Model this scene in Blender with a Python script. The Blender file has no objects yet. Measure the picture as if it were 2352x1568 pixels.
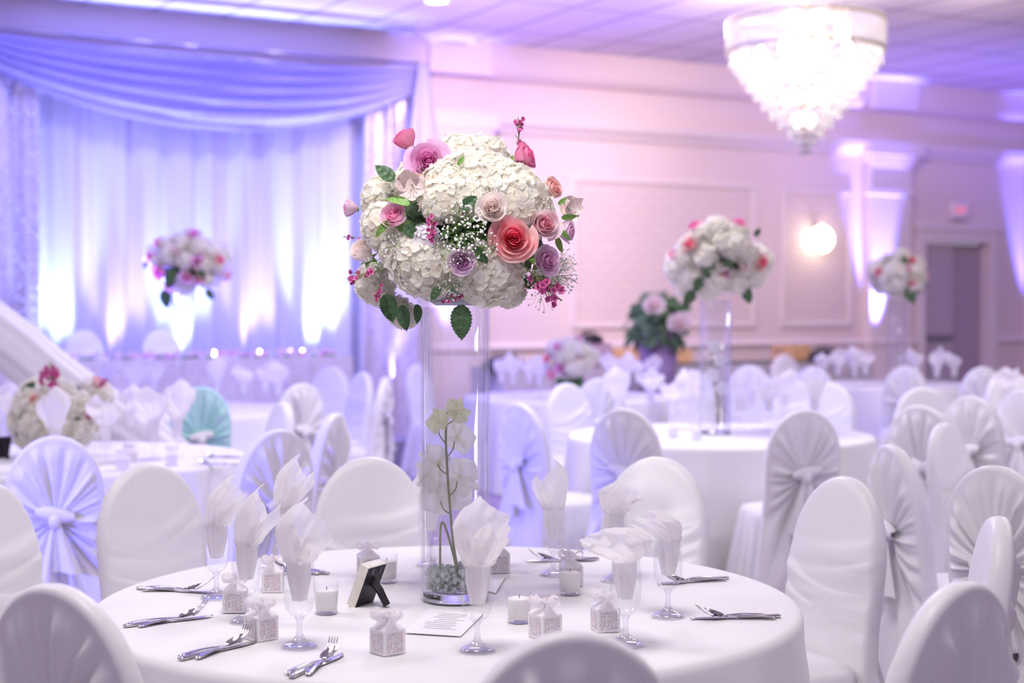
import bpy, math, random
from math import sin, cos, pi, sqrt, atan2, radians, hypot
from mathutils import Vector, Matrix, noise

S = bpy.context.scene
COL = S.collection
# ---------------------------------------------------------------- camera model (photo 2352 x 1568)
F = 3500.0
HC = 1.51
TH = math.atan((784 - 705) / F)
def ray(px, py):
    u = (px - 1176) / F; v = (784 - py) / F
    return u, cos(TH) + v * sin(TH), -sin(TH) + v * cos(TH)
def at(px, py, Y):                      # world point seen at a pixel, Y metres ahead
    a, b, c = ray(px, py); t = Y / b
    return Vector((a * t, Y, HC + c * t))
def on(px, py, z):                      # world point seen at a pixel on the level z
    a, b, c = ray(px, py); t = (z - HC) / c
    return Vector((a * t, b * t, z))
def px_of(p):
    d = p[1] * cos(TH) - (p[2] - HC) * sin(TH)
    return 1176 + F * p[0] / d

# ---------------------------------------------------------------- mesh builder
class MB:
    def __init__(s): s.v = []; s.f = []; s.m = []; s.cur = 0
    def add(s, vs, fs):
        b = len(s.v); s.v += [tuple(p) for p in vs]
        for q in fs:
            s.f.append(tuple(i + b for i in q)); s.m.append(s.cur)
    def grid(s, nu, nv, fn, wrap=False):
        vs = [fn(i / (nu if wrap else nu - 1), j / (nv - 1)) for j in range(nv) for i in range(nu)]
        fs = []
        for j in range(nv - 1):
            for i in range(nu if wrap else nu - 1):
                k = (i + 1) % nu
                fs.append((j * nu + i, j * nu + k, (j + 1) * nu + k, (j + 1) * nu + i))
        s.add(vs, fs)
    def lathe(s, prof, n=24, c=(0, 0, 0), cap0=False, cap1=False):
        vs = []; fs = []
        for (r, z) in prof:
            for i in range(n):
                a = 2 * pi * i / n
                vs.append((c[0] + r * cos(a), c[1] + r * sin(a), c[2] + z))
        for j in range(len(prof) - 1):
            for i in range(n):
                k = (i + 1) % n
                fs.append((j * n + i, j * n + k, (j + 1) * n + k, (j + 1) * n + i))
        if cap0: fs.append(tuple(range(n - 1, -1, -1)))
        if cap1: fs.append(tuple(range((len(prof) - 1) * n, len(prof) * n)))
        s.add(vs, fs)
    def tube(s, pts, rad, n=8, caps=True):
        pts = [Vector(p) for p in pts]
        vs = []; fs = []; up = None
        for i, p in enumerate(pts):
            t = (pts[min(i + 1, len(pts) - 1)] - pts[max(i - 1, 0)]).normalized()
            if up is None: up = Vector((0, 0, 1)) if abs(t.z) < .9 else Vector((1, 0, 0))
            a = t.cross(up).normalized(); b = a.cross(t).normalized(); up = b
            r = rad[i] if isinstance(rad, (list, tuple)) else rad
            for k in range(n):
                q = 2 * pi * k / n
                vs.append(p + a * (r * cos(q)) + b * (r * sin(q)))
        for j in range(len(pts) - 1):
            for k in range(n):
                l = (k + 1) % n
                fs.append((j * n + k, j * n + l, (j + 1) * n + l, (j + 1) * n + k))
        if caps:
            fs.append(tuple(range(n - 1, -1, -1))); fs.append(tuple(range((len(pts) - 1) * n, len(pts) * n)))
        s.add(vs, fs)
    def box(s, c, d, M=None):
        x, y, z = d[0] / 2, d[1] / 2, d[2] / 2
        vs = [Vector((i * x, j * y, k * z)) for k in (-1, 1) for j in (-1, 1) for i in (-1, 1)]
        if M is not None: vs = [M @ p for p in vs]
        vs = [p + Vector(c) for p in vs]
        s.add(vs, [(0, 2, 3, 1), (4, 5, 7, 6), (0, 1, 5, 4), (1, 3, 7, 5), (3, 2, 6, 7), (2, 0, 4, 6)])
    def ball(s, c, r, nu=12, nv=8, sc=(1, 1, 1)):
        vs = []; fs = []
        for j in range(nv + 1):
            t = pi * j / nv
            for i in range(nu):
                a = 2 * pi * i / nu
                vs.append((c[0] + r * sc[0] * sin(t) * cos(a), c[1] + r * sc[1] * sin(t) * sin(a), c[2] - r * sc[2] * cos(t)))
        for j in range(nv):
            for i in range(nu):
                k = (i + 1) % nu
                if j == 0: fs.append((i, (j + 1) * nu + k, (j + 1) * nu + i))
                elif j == nv - 1: fs.append((j * nu + i, j * nu + k, (j + 1) * nu + i))
                else: fs.append((j * nu + i, j * nu + k, (j + 1) * nu + k, (j + 1) * nu + i))
        s.add(vs, fs)
    def octa(s, c, r):
        c = Vector(c)
        s.add([c + Vector(d) * r for d in ((1,0,0),(0,1,0),(-1,0,0),(0,-1,0),(0,0,1),(0,0,-1))],
              [(0,1,4),(1,2,4),(2,3,4),(3,0,4),(1,0,5),(2,1,5),(3,2,5),(0,3,5)])
    def join(s, o, M):
        s.add([M @ Vector(p) for p in o.v], o.f)
    def data(s, name, mats, smooth=True, bevel=0, solid=0):
        me = bpy.data.meshes.new(name)
        me.from_pydata(s.v, [], s.f)
        if not isinstance(mats, (list, tuple)): mats = [mats]
        for m in mats: me.materials.append(m)
        if len(mats) > 1: me.polygons.foreach_set('material_index', s.m)
        if smooth: me.polygons.foreach_set('use_smooth', [True] * len(me.polygons))
        me.update()
        return me
    def build(s, name, mats, parent=None, smooth=True, loc=None, bevel=0, solid=0):
        return obj(name, s.data(name, mats, smooth), parent, loc, bevel, solid)

def obj(name, me, parent=None, loc=None, bevel=0, solid=0):
    o = bpy.data.objects.new(name, me); COL.objects.link(o)
    if parent is not None: o.parent = parent
    if loc is not None: o.location = loc
    if bevel:
        b = o.modifiers.new('bevel', 'BEVEL'); b.width = bevel; b.segments = 2; b.limit_method = 'ANGLE'
    if solid:
        b = o.modifiers.new('solid', 'SOLIDIFY'); b.thickness = solid; b.offset = 0
    return o
def tag(o, label, cat, group=None, kind=None):
    o['label'] = label; o['category'] = cat
    if group: o['group'] = group
    if kind: o['kind'] = kind
    return o
def thing(name, label, cat, loc=(0, 0, 0), rz=0, group=None):
    o = bpy.data.objects.new(name, None); COL.objects.link(o)
    o.empty_display_size = .05
    o.location = loc; o.rotation_euler = (0, 0, rz)
    return tag(o, label, cat, group)
def struct(name, mb, mat, smooth=False, parent=None, bevel=0):
    o = mb.build(name, mat, parent, smooth, bevel=bevel)
    if parent is None: o['kind'] = 'structure'
    return o
def dup(root, loc, rz, label, group=None, sc=None):
    r = root.copy(); COL.objects.link(r); r.location = loc; r.rotation_euler = (0, 0, rz); r['label'] = label
    if group: r['group'] = group
    elif 'group' in r: del r['group']
    if sc: r.scale = (sc, sc, sc)
    for ch in list(root.children):
        c = ch.copy(); COL.objects.link(c); c.parent = r
        for g in list(ch.children):
            d = g.copy(); COL.objects.link(d); d.parent = c
    return r
def aim(n, roll=0.0):                   # rotation taking +Z to n
    n = Vector(n).normalized()
    return (n.to_track_quat('Z', 'Y').to_matrix() @ Matrix.Rotation(roll, 3, 'Z'))

# ---------------------------------------------------------------- materials
def mat(name, col=(.8, .8, .8), rough=.6, metal=0, spec=.5, **k):
    m = bpy.data.materials.new(name); m.use_nodes = True
    p = m.node_tree.nodes['Principled BSDF']
    p.inputs['Base Color'].default_value = (*col, 1); p.inputs['Roughness'].default_value = rough
    p.inputs['Metallic'].default_value = metal; p.inputs['Specular IOR Level'].default_value = spec
    for a, b in k.items():
        p.inputs[a.replace('_', ' ')].default_value = b
    return m
def nodes(m): return m.node_tree.nodes, m.node_tree.links, m.node_tree.nodes['Principled BSDF']
def bump(m, scale, strength, dist=.01, tex='ShaderNodeTexNoise', coord='Object', sc3=None):
    N, L, p = nodes(m)
    tc = N.new('ShaderNodeTexCoord'); mp = N.new('ShaderNodeMapping'); t = N.new(tex); b = N.new('ShaderNodeBump')
    if sc3: mp.inputs['Scale'].default_value = sc3
    t.inputs['Scale'].default_value = scale
    L.new(tc.outputs[coord], mp.inputs['Vector']); L.new(mp.outputs[0], t.inputs['Vector'])
    L.new(t.outputs[0], b.inputs['Height']); b.inputs['Strength'].default_value = strength; b.inputs['Distance'].default_value = dist
    L.new(b.outputs[0], p.inputs['Normal'])
    return m
def tint(m, c1, c2, scale=6, lo=.35, hi=.65, tex='ShaderNodeTexNoise', coord='Object'):
    N, L, p = nodes(m)
    tc = N.new('ShaderNodeTexCoord'); t = N.new(tex); r = N.new('ShaderNodeValToRGB')
    t.inputs['Scale'].default_value = scale
    L.new(tc.outputs[coord], t.inputs['Vector']); L.new(t.outputs[0], r.inputs[0])
    r.color_ramp.elements[0].position = lo; r.color_ramp.elements[0].color = (*c1, 1)
    r.color_ramp.elements[1].position = hi; r.color_ramp.elements[1].color = (*c2, 1)
    L.new(r.outputs[0], p.inputs['Base Color'])
    return m
def emit(name, col, st):
    m = bpy.data.materials.new(name); m.use_nodes = True
    N, L = m.node_tree.nodes, m.node_tree.links
    N.remove(N['Principled BSDF']); e = N.new('ShaderNodeEmission')
    e.inputs[0].default_value = (*col, 1); e.inputs[1].default_value = st
    L.new(e.outputs[0], N['Material Output'].inputs[0]); return m
def thin_glass(name, tintc=(.97, .98, 1), base=.04, edge=.55, rough=.02, blend=.25):
    m = bpy.data.materials.new(name); m.use_nodes = True
    N, L = m.node_tree.nodes, m.node_tree.links
    N.remove(N['Principled BSDF'])
    t = N.new('ShaderNodeBsdfTransparent'); g = N.new('ShaderNodeBsdfGlossy'); x = N.new('ShaderNodeMixShader')
    w = N.new('ShaderNodeLayerWeight'); r = N.new('ShaderNodeMapRange')
    t.inputs[0].default_value = (*tintc, 1); g.inputs['Roughness'].default_value = rough
    w.inputs['Blend'].default_value = blend
    r.inputs['To Min'].default_value = base; r.inputs['To Max'].default_value = edge
    L.new(w.outputs['Facing'], r.inputs['Value']); L.new(r.outputs[0], x.inputs[0])
    L.new(t.outputs[0], x.inputs[1]); L.new(g.outputs[0], x.inputs[2])
    L.new(x.outputs[0], N['Material Output'].inputs[0]); return m
def sheer(name, col, tr=.5, see=0.0, rough=.8):   # cloth that lets light through
    m = bpy.data.materials.new(name); m.use_nodes = True
    N, L = m.node_tree.nodes, m.node_tree.links
    N.remove(N['Principled BSDF'])
    d = N.new('ShaderNodeBsdfDiffuse'); t = N.new('ShaderNodeBsdfTranslucent'); x = N.new('ShaderNodeMixShader')
    d.inputs[0].default_value = (*col, 1); t.inputs[0].default_value = (*col, 1); x.inputs[0].default_value = tr
    L.new(d.outputs[0], x.inputs[1]); L.new(t.outputs[0], x.inputs[2])
    out = x
    if see:
        y = N.new('ShaderNodeMixShader'); q = N.new('ShaderNodeBsdfTransparent'); y.inputs[0].default_value = see
        L.new(x.outputs[0], y.inputs[1]); L.new(q.outputs[0], y.inputs[2]); out = y
    L.new(out.outputs[0], N['Material Output'].inputs[0]); return m

M = {}
M['satin'] = bump(mat('white_satin', (.87, .86, .88), .42, spec=.45, Sheen_Weight=.25), 60, .05, .002)
M['teal'] = mat('satin_teal_light', (.52, .84, .83), .45, spec=.45)  # teal light on a white cover, put into its colour
M['cloth'] = bump(mat('table_linen', (.88, .87, .88), .8, spec=.2), 5, .12, .02)
M['napkin'] = sheer('napkin_organza', (.985, .965, .97), .5, .05)
M['glass'] = thin_glass('clear_glass', (.99, .99, 1), .03, .34)
M['vaseglass'] = thin_glass('vase_glass', (.985, .985, 1), .04, .55, .015, .14)
M['solidglass'] = mat('solid_glass', (.9, .95, 1), .02, Transmission_Weight=1, IOR=1.45)
M['steel'] = mat('polished_steel', (.66, .63, .66), .14, 1)
M['stemglass'] = thin_glass('stem_glass', (.97, .97, 1), .10, .62, .03)
M['wax'] = mat('candle_wax', (.93, .90, .87), .5, Subsurface_Weight=.3, Subsurface_Radius=(.02, .02, .02))
M['wick'] = mat('wick', (.08, .07, .06), .9)
M['black'] = mat('black_card', (.015, .013, .02), .5)
M['darkgrey'] = mat('dark_grey_backing', (.22, .20, .25), .6)
M['cream'] = tint(mat('cream_frame', (.8, .74, .62), .45), (.80, .74, .62), (.90, .86, .76), 30)
M['paper'] = mat('card_paper', (.93, .93, .94), .7)
M['ink'] = mat('pale_grey_ink', (.66, .64, .70), .8)
M['ribbon'] = sheer('organza_ribbon', (.95, .90, .94), .4, .25)
def petalmat(name, c1, c2, scale=12, tr=.36):       # thin petals: colour varies, light passes through
    m = bpy.data.materials.new(name); m.use_nodes = True
    N, L = m.node_tree.nodes, m.node_tree.links; N.remove(N['Principled BSDF'])
    tc = N.new('ShaderNodeTexCoord'); t = N.new('ShaderNodeTexNoise'); r = N.new('ShaderNodeValToRGB'); t.inputs['Scale'].default_value = scale
    r.color_ramp.elements[0].position = .38; r.color_ramp.elements[0].color = (*c1, 1); r.color_ramp.elements[1].position = .62; r.color_ramp.elements[1].color = (*c2, 1)
    d = N.new('ShaderNodeBsdfDiffuse'); q = N.new('ShaderNodeBsdfTranslucent'); x = N.new('ShaderNodeMixShader'); x.inputs[0].default_value = tr
    L.new(tc.outputs['Object'], t.inputs['Vector']); L.new(t.outputs[0], r.inputs[0])
    for s in (d, q): L.new(r.outputs[0], s.inputs[0])
    L.new(d.outputs[0], x.inputs[1]); L.new(q.outputs[0], x.inputs[2]); L.new(x.outputs[0], N['Material Output'].inputs[0]); return m
M['hydrangea'] = petalmat('hydrangea_petal', (.96, .93, .83), (.985, .975, .94), 3, .52)
M['hydrangea_lilac'] = petalmat('lilac_hydrangea_petal', (.82, .75, .90), (.94, .91, .97), 4)
M['leaf'] = tint(mat('dark_leaf', (.05, .12, .04), .45), (.035, .085, .035), (.075, .17, .06), 18)
M['leaf2'] = tint(mat('bright_leaf', (.15, .32, .06), .45), (.12, .26, .05), (.24, .45, .10), 14)
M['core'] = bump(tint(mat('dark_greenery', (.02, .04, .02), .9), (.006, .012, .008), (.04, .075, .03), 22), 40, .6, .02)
M['stem'] = mat('green_stem', (.22, .25, .10), .5)
M['baby'] = mat('tiny_white_blossom', (.95, .94, .92), .7)
M['waxpink'] = mat('magenta_waxflower', (.80, .16, .45), .5)
M['waxdeep'] = mat('waxflower_eye', (.28, .03, .12), .6)
M['orchid'] = sheer('orchid_petal', (.98, .97, .94), .45)
M['orchidgreen'] = sheer('pale_green_orchid_bud', (.85, .88, .58), .35)
M['orchidlip'] = mat('orchid_lip', (.92, .84, .55), .5)
M['gel'] = mat('gel_bead', (.78, .87, .85), .06, Transmission_Weight=.35, IOR=1.33)
M['dish'] = mat('grey_foam_dish', (.34, .37, .45), .2)
def rosemat(name, inner, outer):
    return [petalmat(name + '_inner', inner, tuple(.75 * p + .25 * q for p, q in zip(inner, outer)), 2, .5), petalmat(name + '_outer', tuple(.5 * p + .5 * q for p, q in zip(inner, outer)), outer, 1.5, .36)]
RM = {
 'orchid pink': rosemat('orchid_pink', (.84, .36, .66), (.93, .62, .84)),
 'hot pink': rosemat('hot_pink', (.90, .22, .48), (.95, .42, .62)),
 'peach': rosemat('peach', (.93, .52, .50), (.97, .74, .70)),
 'blush': rosemat('blush', (.98, .86, .83), (.98, .92, .90)),
 'coral': rosemat('coral', (.95, .20, .33), (.98, .66, .64)),
 'light pink': rosemat('light_pink', (.92, .52, .60), (.97, .82, .86)),
 'mauve': rosemat('mauve', (.82, .48, .70), (.93, .74, .88)),
 'lavender': rosemat('lavender', (.88, .60, .84), (.95, .82, .94)),
 'pink': rosemat('pink', (.92, .46, .66), (.97, .76, .87)),
}
# ---------------------------------------------------------------- the room
E = Vector((1.8, 1.0, 0)).normalized()          # along the back wall
NRM = Vector((E.y, -E.x, 0))                    # from the back wall into the room
WD = 31.65
YC = WD / 1.8
P0 = Vector((0, YC, 0))
def wp(px, off=0.0, z=0.0):                     # point off metres in front of the back wall, seen at column px
    u = (px - 1176) / F; Y = (off + P0.dot(NRM)) / (NRM.x * u + NRM.y)
    return Vector((u * Y, Y, z))
def wl(s, off=0.0, z=0.0):                      # wall coordinates: s metres along
    p = P0 + E * s + NRM * off; p.z = z; return p
def s_of(px, off=0.0): return (wp(px, off) - P0).dot(E)
def z_of(px, py, off=0.0):                      # height seen at a pixel on the wall
    return at(px, py, wp(px, off).y).z
RZ = atan2(E.y, E.x)
WM = Matrix.Rotation(RZ, 3, 'Z')
CEIL = 4.48
def wbox(mb, s0, s1, o0, o1, z0, z1):
    c = wl((s0 + s1) / 2, (o0 + o1) / 2, (z0 + z1) / 2)
    mb.box(c, (s1 - s0, abs(o1 - o0), z1 - z0), WM)

wallm = tint(mat('blush_wall_paint', (.80, .70, .70), .75, spec=.2), (.79, .655, .67), (.82, .69, .70), .8)
panelm = mat('wall_panel_paper', (.79, .66, .665), .8, spec=.2)
N_, L_, p_ = nodes(panelm)
tc = N_.new('ShaderNodeTexCoord'); mp = N_.new('ShaderNodeMapping'); bt = N_.new('ShaderNodeTexBrick')
mp.inputs['Rotation'].default_value = (radians(90), 0, 0)
bt.inputs['Color1'].default_value = (.79, .665, .66, 1); bt.inputs['Color2'].default_value = (.765, .64, .645, 1); bt.inputs['Mortar'].default_value = (.72, .59, .61, 1)
bt.inputs['Scale'].default_value = 2.2
L_.new(tc.outputs['Object'], mp.inputs[0]); L_.new(mp.outputs[0], bt.inputs['Vector']); L_.new(bt.outputs[0], p_.inputs['Base Color'])
trimm = mat('painted_trim', (.82, .72, .74), .5)
ceilm = mat('ceiling_tile', (.84, .80, .83), .9, spec=.1)
N_, L_, p_ = nodes(ceilm)
tc = N_.new('ShaderNodeTexCoord'); mp = N_.new('ShaderNodeMapping'); bt = N_.new('ShaderNodeTexBrick')
bt.offset = 0; bt.inputs['Scale'].default_value = 1; bt.inputs['Brick Width'].default_value = .72; bt.inputs['Row Height'].default_value = 1.44; bt.inputs['Mortar Size'].default_value = .03
bt.inputs['Mortar Smooth'].default_value = .3
bt.inputs['Color1'].default_value = (.84, .80, .83, 1); bt.inputs['Color2'].default_value = (.82, .78, .82, 1); bt.inputs['Mortar'].default_value = (.50, .45, .52, 1)
mp.inputs['Rotation'].default_value = (0, 0, -RZ)
L_.new(tc.outputs['Object'], mp.inputs[0]); L_.new(mp.outputs[0], bt.inputs['Vector']); L_.new(bt.outputs[0], p_.inputs['Base Color'])
floorm = bump(tint(mat('patterned_carpet', (.35, .28, .33), .95, spec=.1), (.30, .22, .28), (.42, .34, .38), 9), 120, .3, .005)

SL, SR = -16.0, 20.0
mb = MB()
DS0, DS1 = s_of(2121), s_of(2270)
DT = z_of(2195, 557)
wbox(mb, SL, DS0, -.2, 0, 0, CEIL); wbox(mb, DS1, SR, -.2, 0, 0, CEIL); wbox(mb, DS0, DS1, -.2, 0, DT, CEIL)
struct('wall_back', mb, wallm)
mb = MB(); a = [wl(SL, -.2), wl(SR, -.2), wl(SR, 30), wl(SL, 30)]
mb.add([p + Vector((0, 0, -.0)) for p in a] + [p + Vector((0, 0, -.1)) for p in a], [(0, 3, 2, 1), (4, 5, 6, 7), (0, 1, 5, 4), (1, 2, 6, 5), (2, 3, 7, 6), (3, 0, 4, 7)])
struct('floor', mb, floorm)
mb = MB(); a = [wl(SL, -.2, CEIL), wl(SR, -.2, CEIL), wl(SR, 18.5, CEIL), wl(SL, 18.5, CEIL)]
mb.add(a + [p + Vector((0, 0, .1)) for p in a], [(0, 1, 2, 3), (4, 7, 6, 5), (0, 4, 5, 1), (1, 5, 6, 2), (2, 6, 7, 3), (3, 7, 4, 0)])
struct('ceiling', mb, ceilm)
# crown band, two mouldings, chair rail, skirting
def strip(name, prof, mat_, s0=SL, s1=SR):
    mb = MB(); n = len(prof)
    vs = [wl(s0, o, z) for o, z in prof] + [wl(s1, o, z) for o, z in prof]
    fs = [(i, (i + 1) % n, n + (i + 1) % n, n + i) for i in range(n)] + [tuple(range(n))[::-1], tuple(range(n, 2 * n))]
    mb.add(vs, fs); return struct(name, mb, mat_)
strip('trim_1', [(-.01, 4.10), (.10, 4.10), (.16, 4.16), (.18, 4.22), (.18, CEIL), (-.01, CEIL)], wallm)
strip('trim_2', [(-.01, 3.50), (.05, 3.50), (.07, 3.55), (.13, 3.60), (.15, 3.68), (-.01, 3.68)], trimm)
for i, (a, b) in enumerate(((SL, DS0 - .16), (DS1 + .16, SR))):
    strip('trim_%d' % (3 + i), [(-.01, 1.00), (.03, 1.00), (.05, 1.04), (.03, 1.09), (-.01, 1.09)], trimm, a, b)
    strip('baseboard_%s' % ('left', 'right')[i], [(-.01, 0), (.025, 0), (.025, .12), (.015, .15), (-.01, .15)], trimm, a, b)
# framed wall panels
k = 5
for p0, p1, zt, zb in ((1310, 1735, 3.06, 1.25), (1792, 1955, 3.04, 1.25), (-420, 300, 3.06, 1.25), (420, 960, 3.06, 1.25)):
    s0, s1 = s_of(p0), s_of(p1)
    mb = MB(); wbox(mb, s0, s1, -.01, .006, zb, zt)
    o = struct('trim_%d' % k, mb, panelm); k += 1
    mb = MB(); w = .07
    for q in ((s0, s1, zt - w, zt), (s0, s1, zb, zb + w), (s0, s0 + w, zb + w, zt - w), (s1 - w, s1, zb + w, zt - w)):
        wbox(mb, q[0], q[1], .0, .035, q[2], q[3])
    mb.build('frame', trimm, o, False, bevel=.012)
# pilasters
def pilaster(pxc, w):
    global k
    sc = s_of(pxc); mb = MB()
    wbox(mb, sc - w / 2, sc + w / 2, -.01, .14, .0, 3.50)
    o = struct('trim_%d' % k, mb, trimm, bevel=.015); k += 1
    mb = MB()
    for z0, z1, e in ((3.36, 3.43, .03), (3.43, 3.50, .07), (3.50, 3.69, .12), (2.98, 3.07, .03), (0, .2, .04), (1.0, 1.09, .025)):
        wbox(mb, sc - w / 2 - e, sc + w / 2 + e, -.01, .14 + e, z0, z1)
    mb.build('capital', trimm, o, False, bevel=.015)
    mb = MB(); wbox(mb, sc - w / 2 - .04, sc + w / 2 + .04, .1, .24, 4.10, CEIL)
    mb.build('bracket', trimm, o, False, bevel=.02)
for q in (1040, 2030, 2395): pilaster(q, .72)
# door with casing, closer shadow gap and push bar
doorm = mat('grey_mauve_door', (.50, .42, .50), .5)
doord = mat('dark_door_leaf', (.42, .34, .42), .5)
D = thing('door_1', 'grey double door with push bar at the end of the wall', 'door'); del D['label']; del D['category']; D['kind'] = 'structure'
mid = DS0 + (DS1 - DS0) * .52
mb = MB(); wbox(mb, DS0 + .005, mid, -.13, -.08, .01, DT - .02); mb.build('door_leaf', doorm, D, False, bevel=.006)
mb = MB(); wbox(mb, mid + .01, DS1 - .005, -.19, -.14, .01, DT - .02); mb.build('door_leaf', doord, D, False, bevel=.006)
mb = MB(); wbox(mb, DS0 + .04, mid - .05, -.08, -.02, 1.06, 1.13); mb.build('push_bar', M['darkgrey'], D, False, bevel=.01)
mb = MB()
for q in ((DS0 - .15, DS0, 0, DT + .15), (DS1, DS1 + .15, 0, DT + .15), (DS0, DS1, DT, DT + .15)): wbox(mb, q[0], q[1], -.02, .05, q[2], q[3])
wbox(mb, DS0 - .2, DS1 + .2, -.02, .07, DT + .15, DT + .28)
mb.build('casing', trimm, D, False, bevel=.012)
# exit sign
zc = z_of(2200, 483)
X = thing('exit_sign', 'white box EXIT sign with red letters above the door', 'sign', wp(2200, .06, zc), RZ)
mb = MB(); mb.box((0, -.0, 0), (.30, .09, .25)); mb.build('housing', mat('sign_white', (.80, .70, .78), .4), X, False, bevel=.01)
fc = bpy.data.curves.new('lettering', 'FONT'); fc.body = 'EXIT'; fc.size = .13; fc.align_x = 'CENTER'; fc.align_y = 'CENTER'; fc.extrude = .003
fc.materials.append(emit('exit_red', (1, .22, .38), .75))
o = bpy.data.objects.new('lettering_curve', fc); COL.objects.link(o); bpy.context.view_layer.update()
me = bpy.data.meshes.new_from_object(o.evaluated_get(bpy.context.evaluated_depsgraph_get())); bpy.data.objects.remove(o); bpy.data.curves.remove(fc)
o = obj('lettering', me, X, (0, -.049, -.01)); o.rotation_euler = (radians(90), 0, 0); o.scale = (.86, 1.1, 1)
# wall sconce
ps = wp(1886, .16, z_of(1886, 549, .16))
X = thing('wall_sconce', 'round glowing glass sconce on the panelled wall', 'lamp', ps, RZ)
mb = MB(); mb.ball((0, 0, 0), .17, 24, 16, (1, .8, 1)); mb.build('shade', emit('sconce_glow', (1, .86, .62), 4), X)
mb = MB(); mb.lathe([(.02, .18), (.07, .19), (.07, .2), (.02, .21)], 16, cap0=True, cap1=True); mb.box((0, .12, .14), (.06, .12, .12)); mb.build('bracket', M['steel'], X)
# ceiling downlight and round ceiling vents
pc = on(1003, -3, CEIL)
X = thing('ceiling_light', 'small round recessed ceiling light at the top edge of the photo', 'light', (pc.x, pc.y, CEIL))
mb = MB(); mb.lathe([(.10, -.002), (.11, -.03), (.13, -.03), (.135, -.002)], 32); mb.build('trim_ring', M['paper'], X)
mb = MB(); mb.lathe([(.0, -.022), (.105, -.02)], 32); mb.build('lens', emit('downlight', (1, .97, 1), 7), X)
def vent(px, py, r, label):
    pc = on(px, py, CEIL); X = thing('ceiling_vent', label, 'vent', (pc.x, pc.y, CEIL))
    mb = MB(); mb.lathe([(r, -.002), (r * .97, -.05), (r * .78, -.05), (r * .74, -.02)], 40); mb.build('rim', M['paper'], X)
    mb = MB()
    for q in (.72, .5, .28): mb.lathe([(r * q, -.015), (r * q * .82, -.045), (r * (q - .1), -.03)], 32)
    mb.lathe([(.001, -.01), (r * .74, -.01)], 32)
    mb.build('louvre', mat('vent_grey', (.55, .5, .6), .5), X)
vent(1026, 93, .34, 'round ceiling vent lit by the blue uplight above the draped curtain')

# ---------------------------------------------------------------- backdrop curtains
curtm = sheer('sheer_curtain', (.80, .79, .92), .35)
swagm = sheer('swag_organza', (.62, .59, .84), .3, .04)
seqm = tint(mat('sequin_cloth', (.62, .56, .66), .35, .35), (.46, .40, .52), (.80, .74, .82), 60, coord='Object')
def curtain(name, label, s0, s1, off, zt, zb, amp, pitch, m, seed=0, gather=0, nv=8):
    rnd = random.Random(seed); n = int((s1 - s0) / .03)
    ph = [rnd.uniform(0, 6.28) for _ in range(6)]
    def fn(u, v):
        s = s0 + (s1 - s0) * u
        z = zb + (zt - zb) * v
        w = sin(2 * pi * s / pitch + 1.3 * sin(s * 2.1 + ph[0]) + ph[1]) + .45 * sin(2 * pi * s / (pitch * .47) + ph[2] + .3 * v) + .3 * sin(s * 3.7 + ph[3])
        if gather: s = s + gather * (s - (s0 + s1) / 2) * (1 - v) ** 1.5
        return wl(s, off + amp * w * (1 - .25 * v), z)
    mb = MB(); mb.grid(n, nv, fn)
    X = thing(name, label, 'curtain', wl((s0 + s1) / 2, off, 0)); base = X.location.copy()
    mb.v = [tuple(Vector(p) - base) for p in mb.v]
    mb.build('panel', m, X)
    mb = MB(); mb.tube([wl(s0 - .05, off, zt + .01) - base, wl(s1 + .05, off, zt + .01) - base], .02, 8); mb.build('rod', M['steel'], X)
    return X, base
sC0, sC1 = s_of(-160, .42), s_of(985, .42)
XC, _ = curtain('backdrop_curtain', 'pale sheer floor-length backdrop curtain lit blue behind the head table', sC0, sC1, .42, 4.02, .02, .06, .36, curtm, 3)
def sparkle(X, base, s0, s1, off, z0, z1, n, seed, r=.018):
    rnd = random.Random(seed); mb = MB()
    for _ in range(n):
        p = wl(rnd.uniform(s0, s1), off + rnd.uniform(.02, .07), rnd.uniform(z0, z1)) - base
        mb.octa(p, rnd.uniform(.6, 1.3) * r)
    o = mb.build('crystal_beads', mat('crystal_bead', (.95, .95, 1), .15, .6), X, False); o['kind'] = 'stuff'
sa, sb = s_of(-170, .62), s_of(92, .62)
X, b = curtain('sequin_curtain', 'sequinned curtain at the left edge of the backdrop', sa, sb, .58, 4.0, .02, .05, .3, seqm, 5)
sparkle(X, b, sa, sb, .66, .6, 3.8, 330, 1)
sa, sb = s_of(842, .66), s_of(990, .66)
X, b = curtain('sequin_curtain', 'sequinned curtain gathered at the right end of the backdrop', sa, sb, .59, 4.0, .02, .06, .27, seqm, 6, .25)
sparkle(X, b, sa, sb,   .64, 1.2, 3.6, 160, 2)
# swag
sw0, sw1 = s_of(-75, .78), s_of(975, .78)
X = thing('curtain_swag', 'long sheer swag looped across the top of the backdrop', 'curtain', wl((sw0 + sw1) / 2, .75, 0)); base = X.location.copy()
def swag(u, v):
    g = 4 * u * (1 - u)
    z = 4.07 - .02 - v * (.18 + .62 * g ** .8) - .1 * g * (1 - v)
    fold = .045 * sin(v * 2 * pi * 5 + 1.2 * sin(u * 5)) + .02 * sin(v * 2 * pi * 11 + u * 9)
    return wl(sw0 + (sw1 - sw0) * u, .78 + fold * (.4 + g) + .1 * sin(pi * v) * g, z) - base
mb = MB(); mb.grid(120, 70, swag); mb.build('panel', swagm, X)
rnd = random.Random(9); mb = MB()
for _ in range(150):
    u, v = rnd.random(), rnd.random() ** .6
    mb.octa(swag(u, v) + NRM * .02, rnd.uniform(.008, .017))
o = mb.build('crystal_beads', mat('crystal_bead_2', (.95, .95, 1), .15, .6), X, False); o['kind'] = 'stuff'
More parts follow.
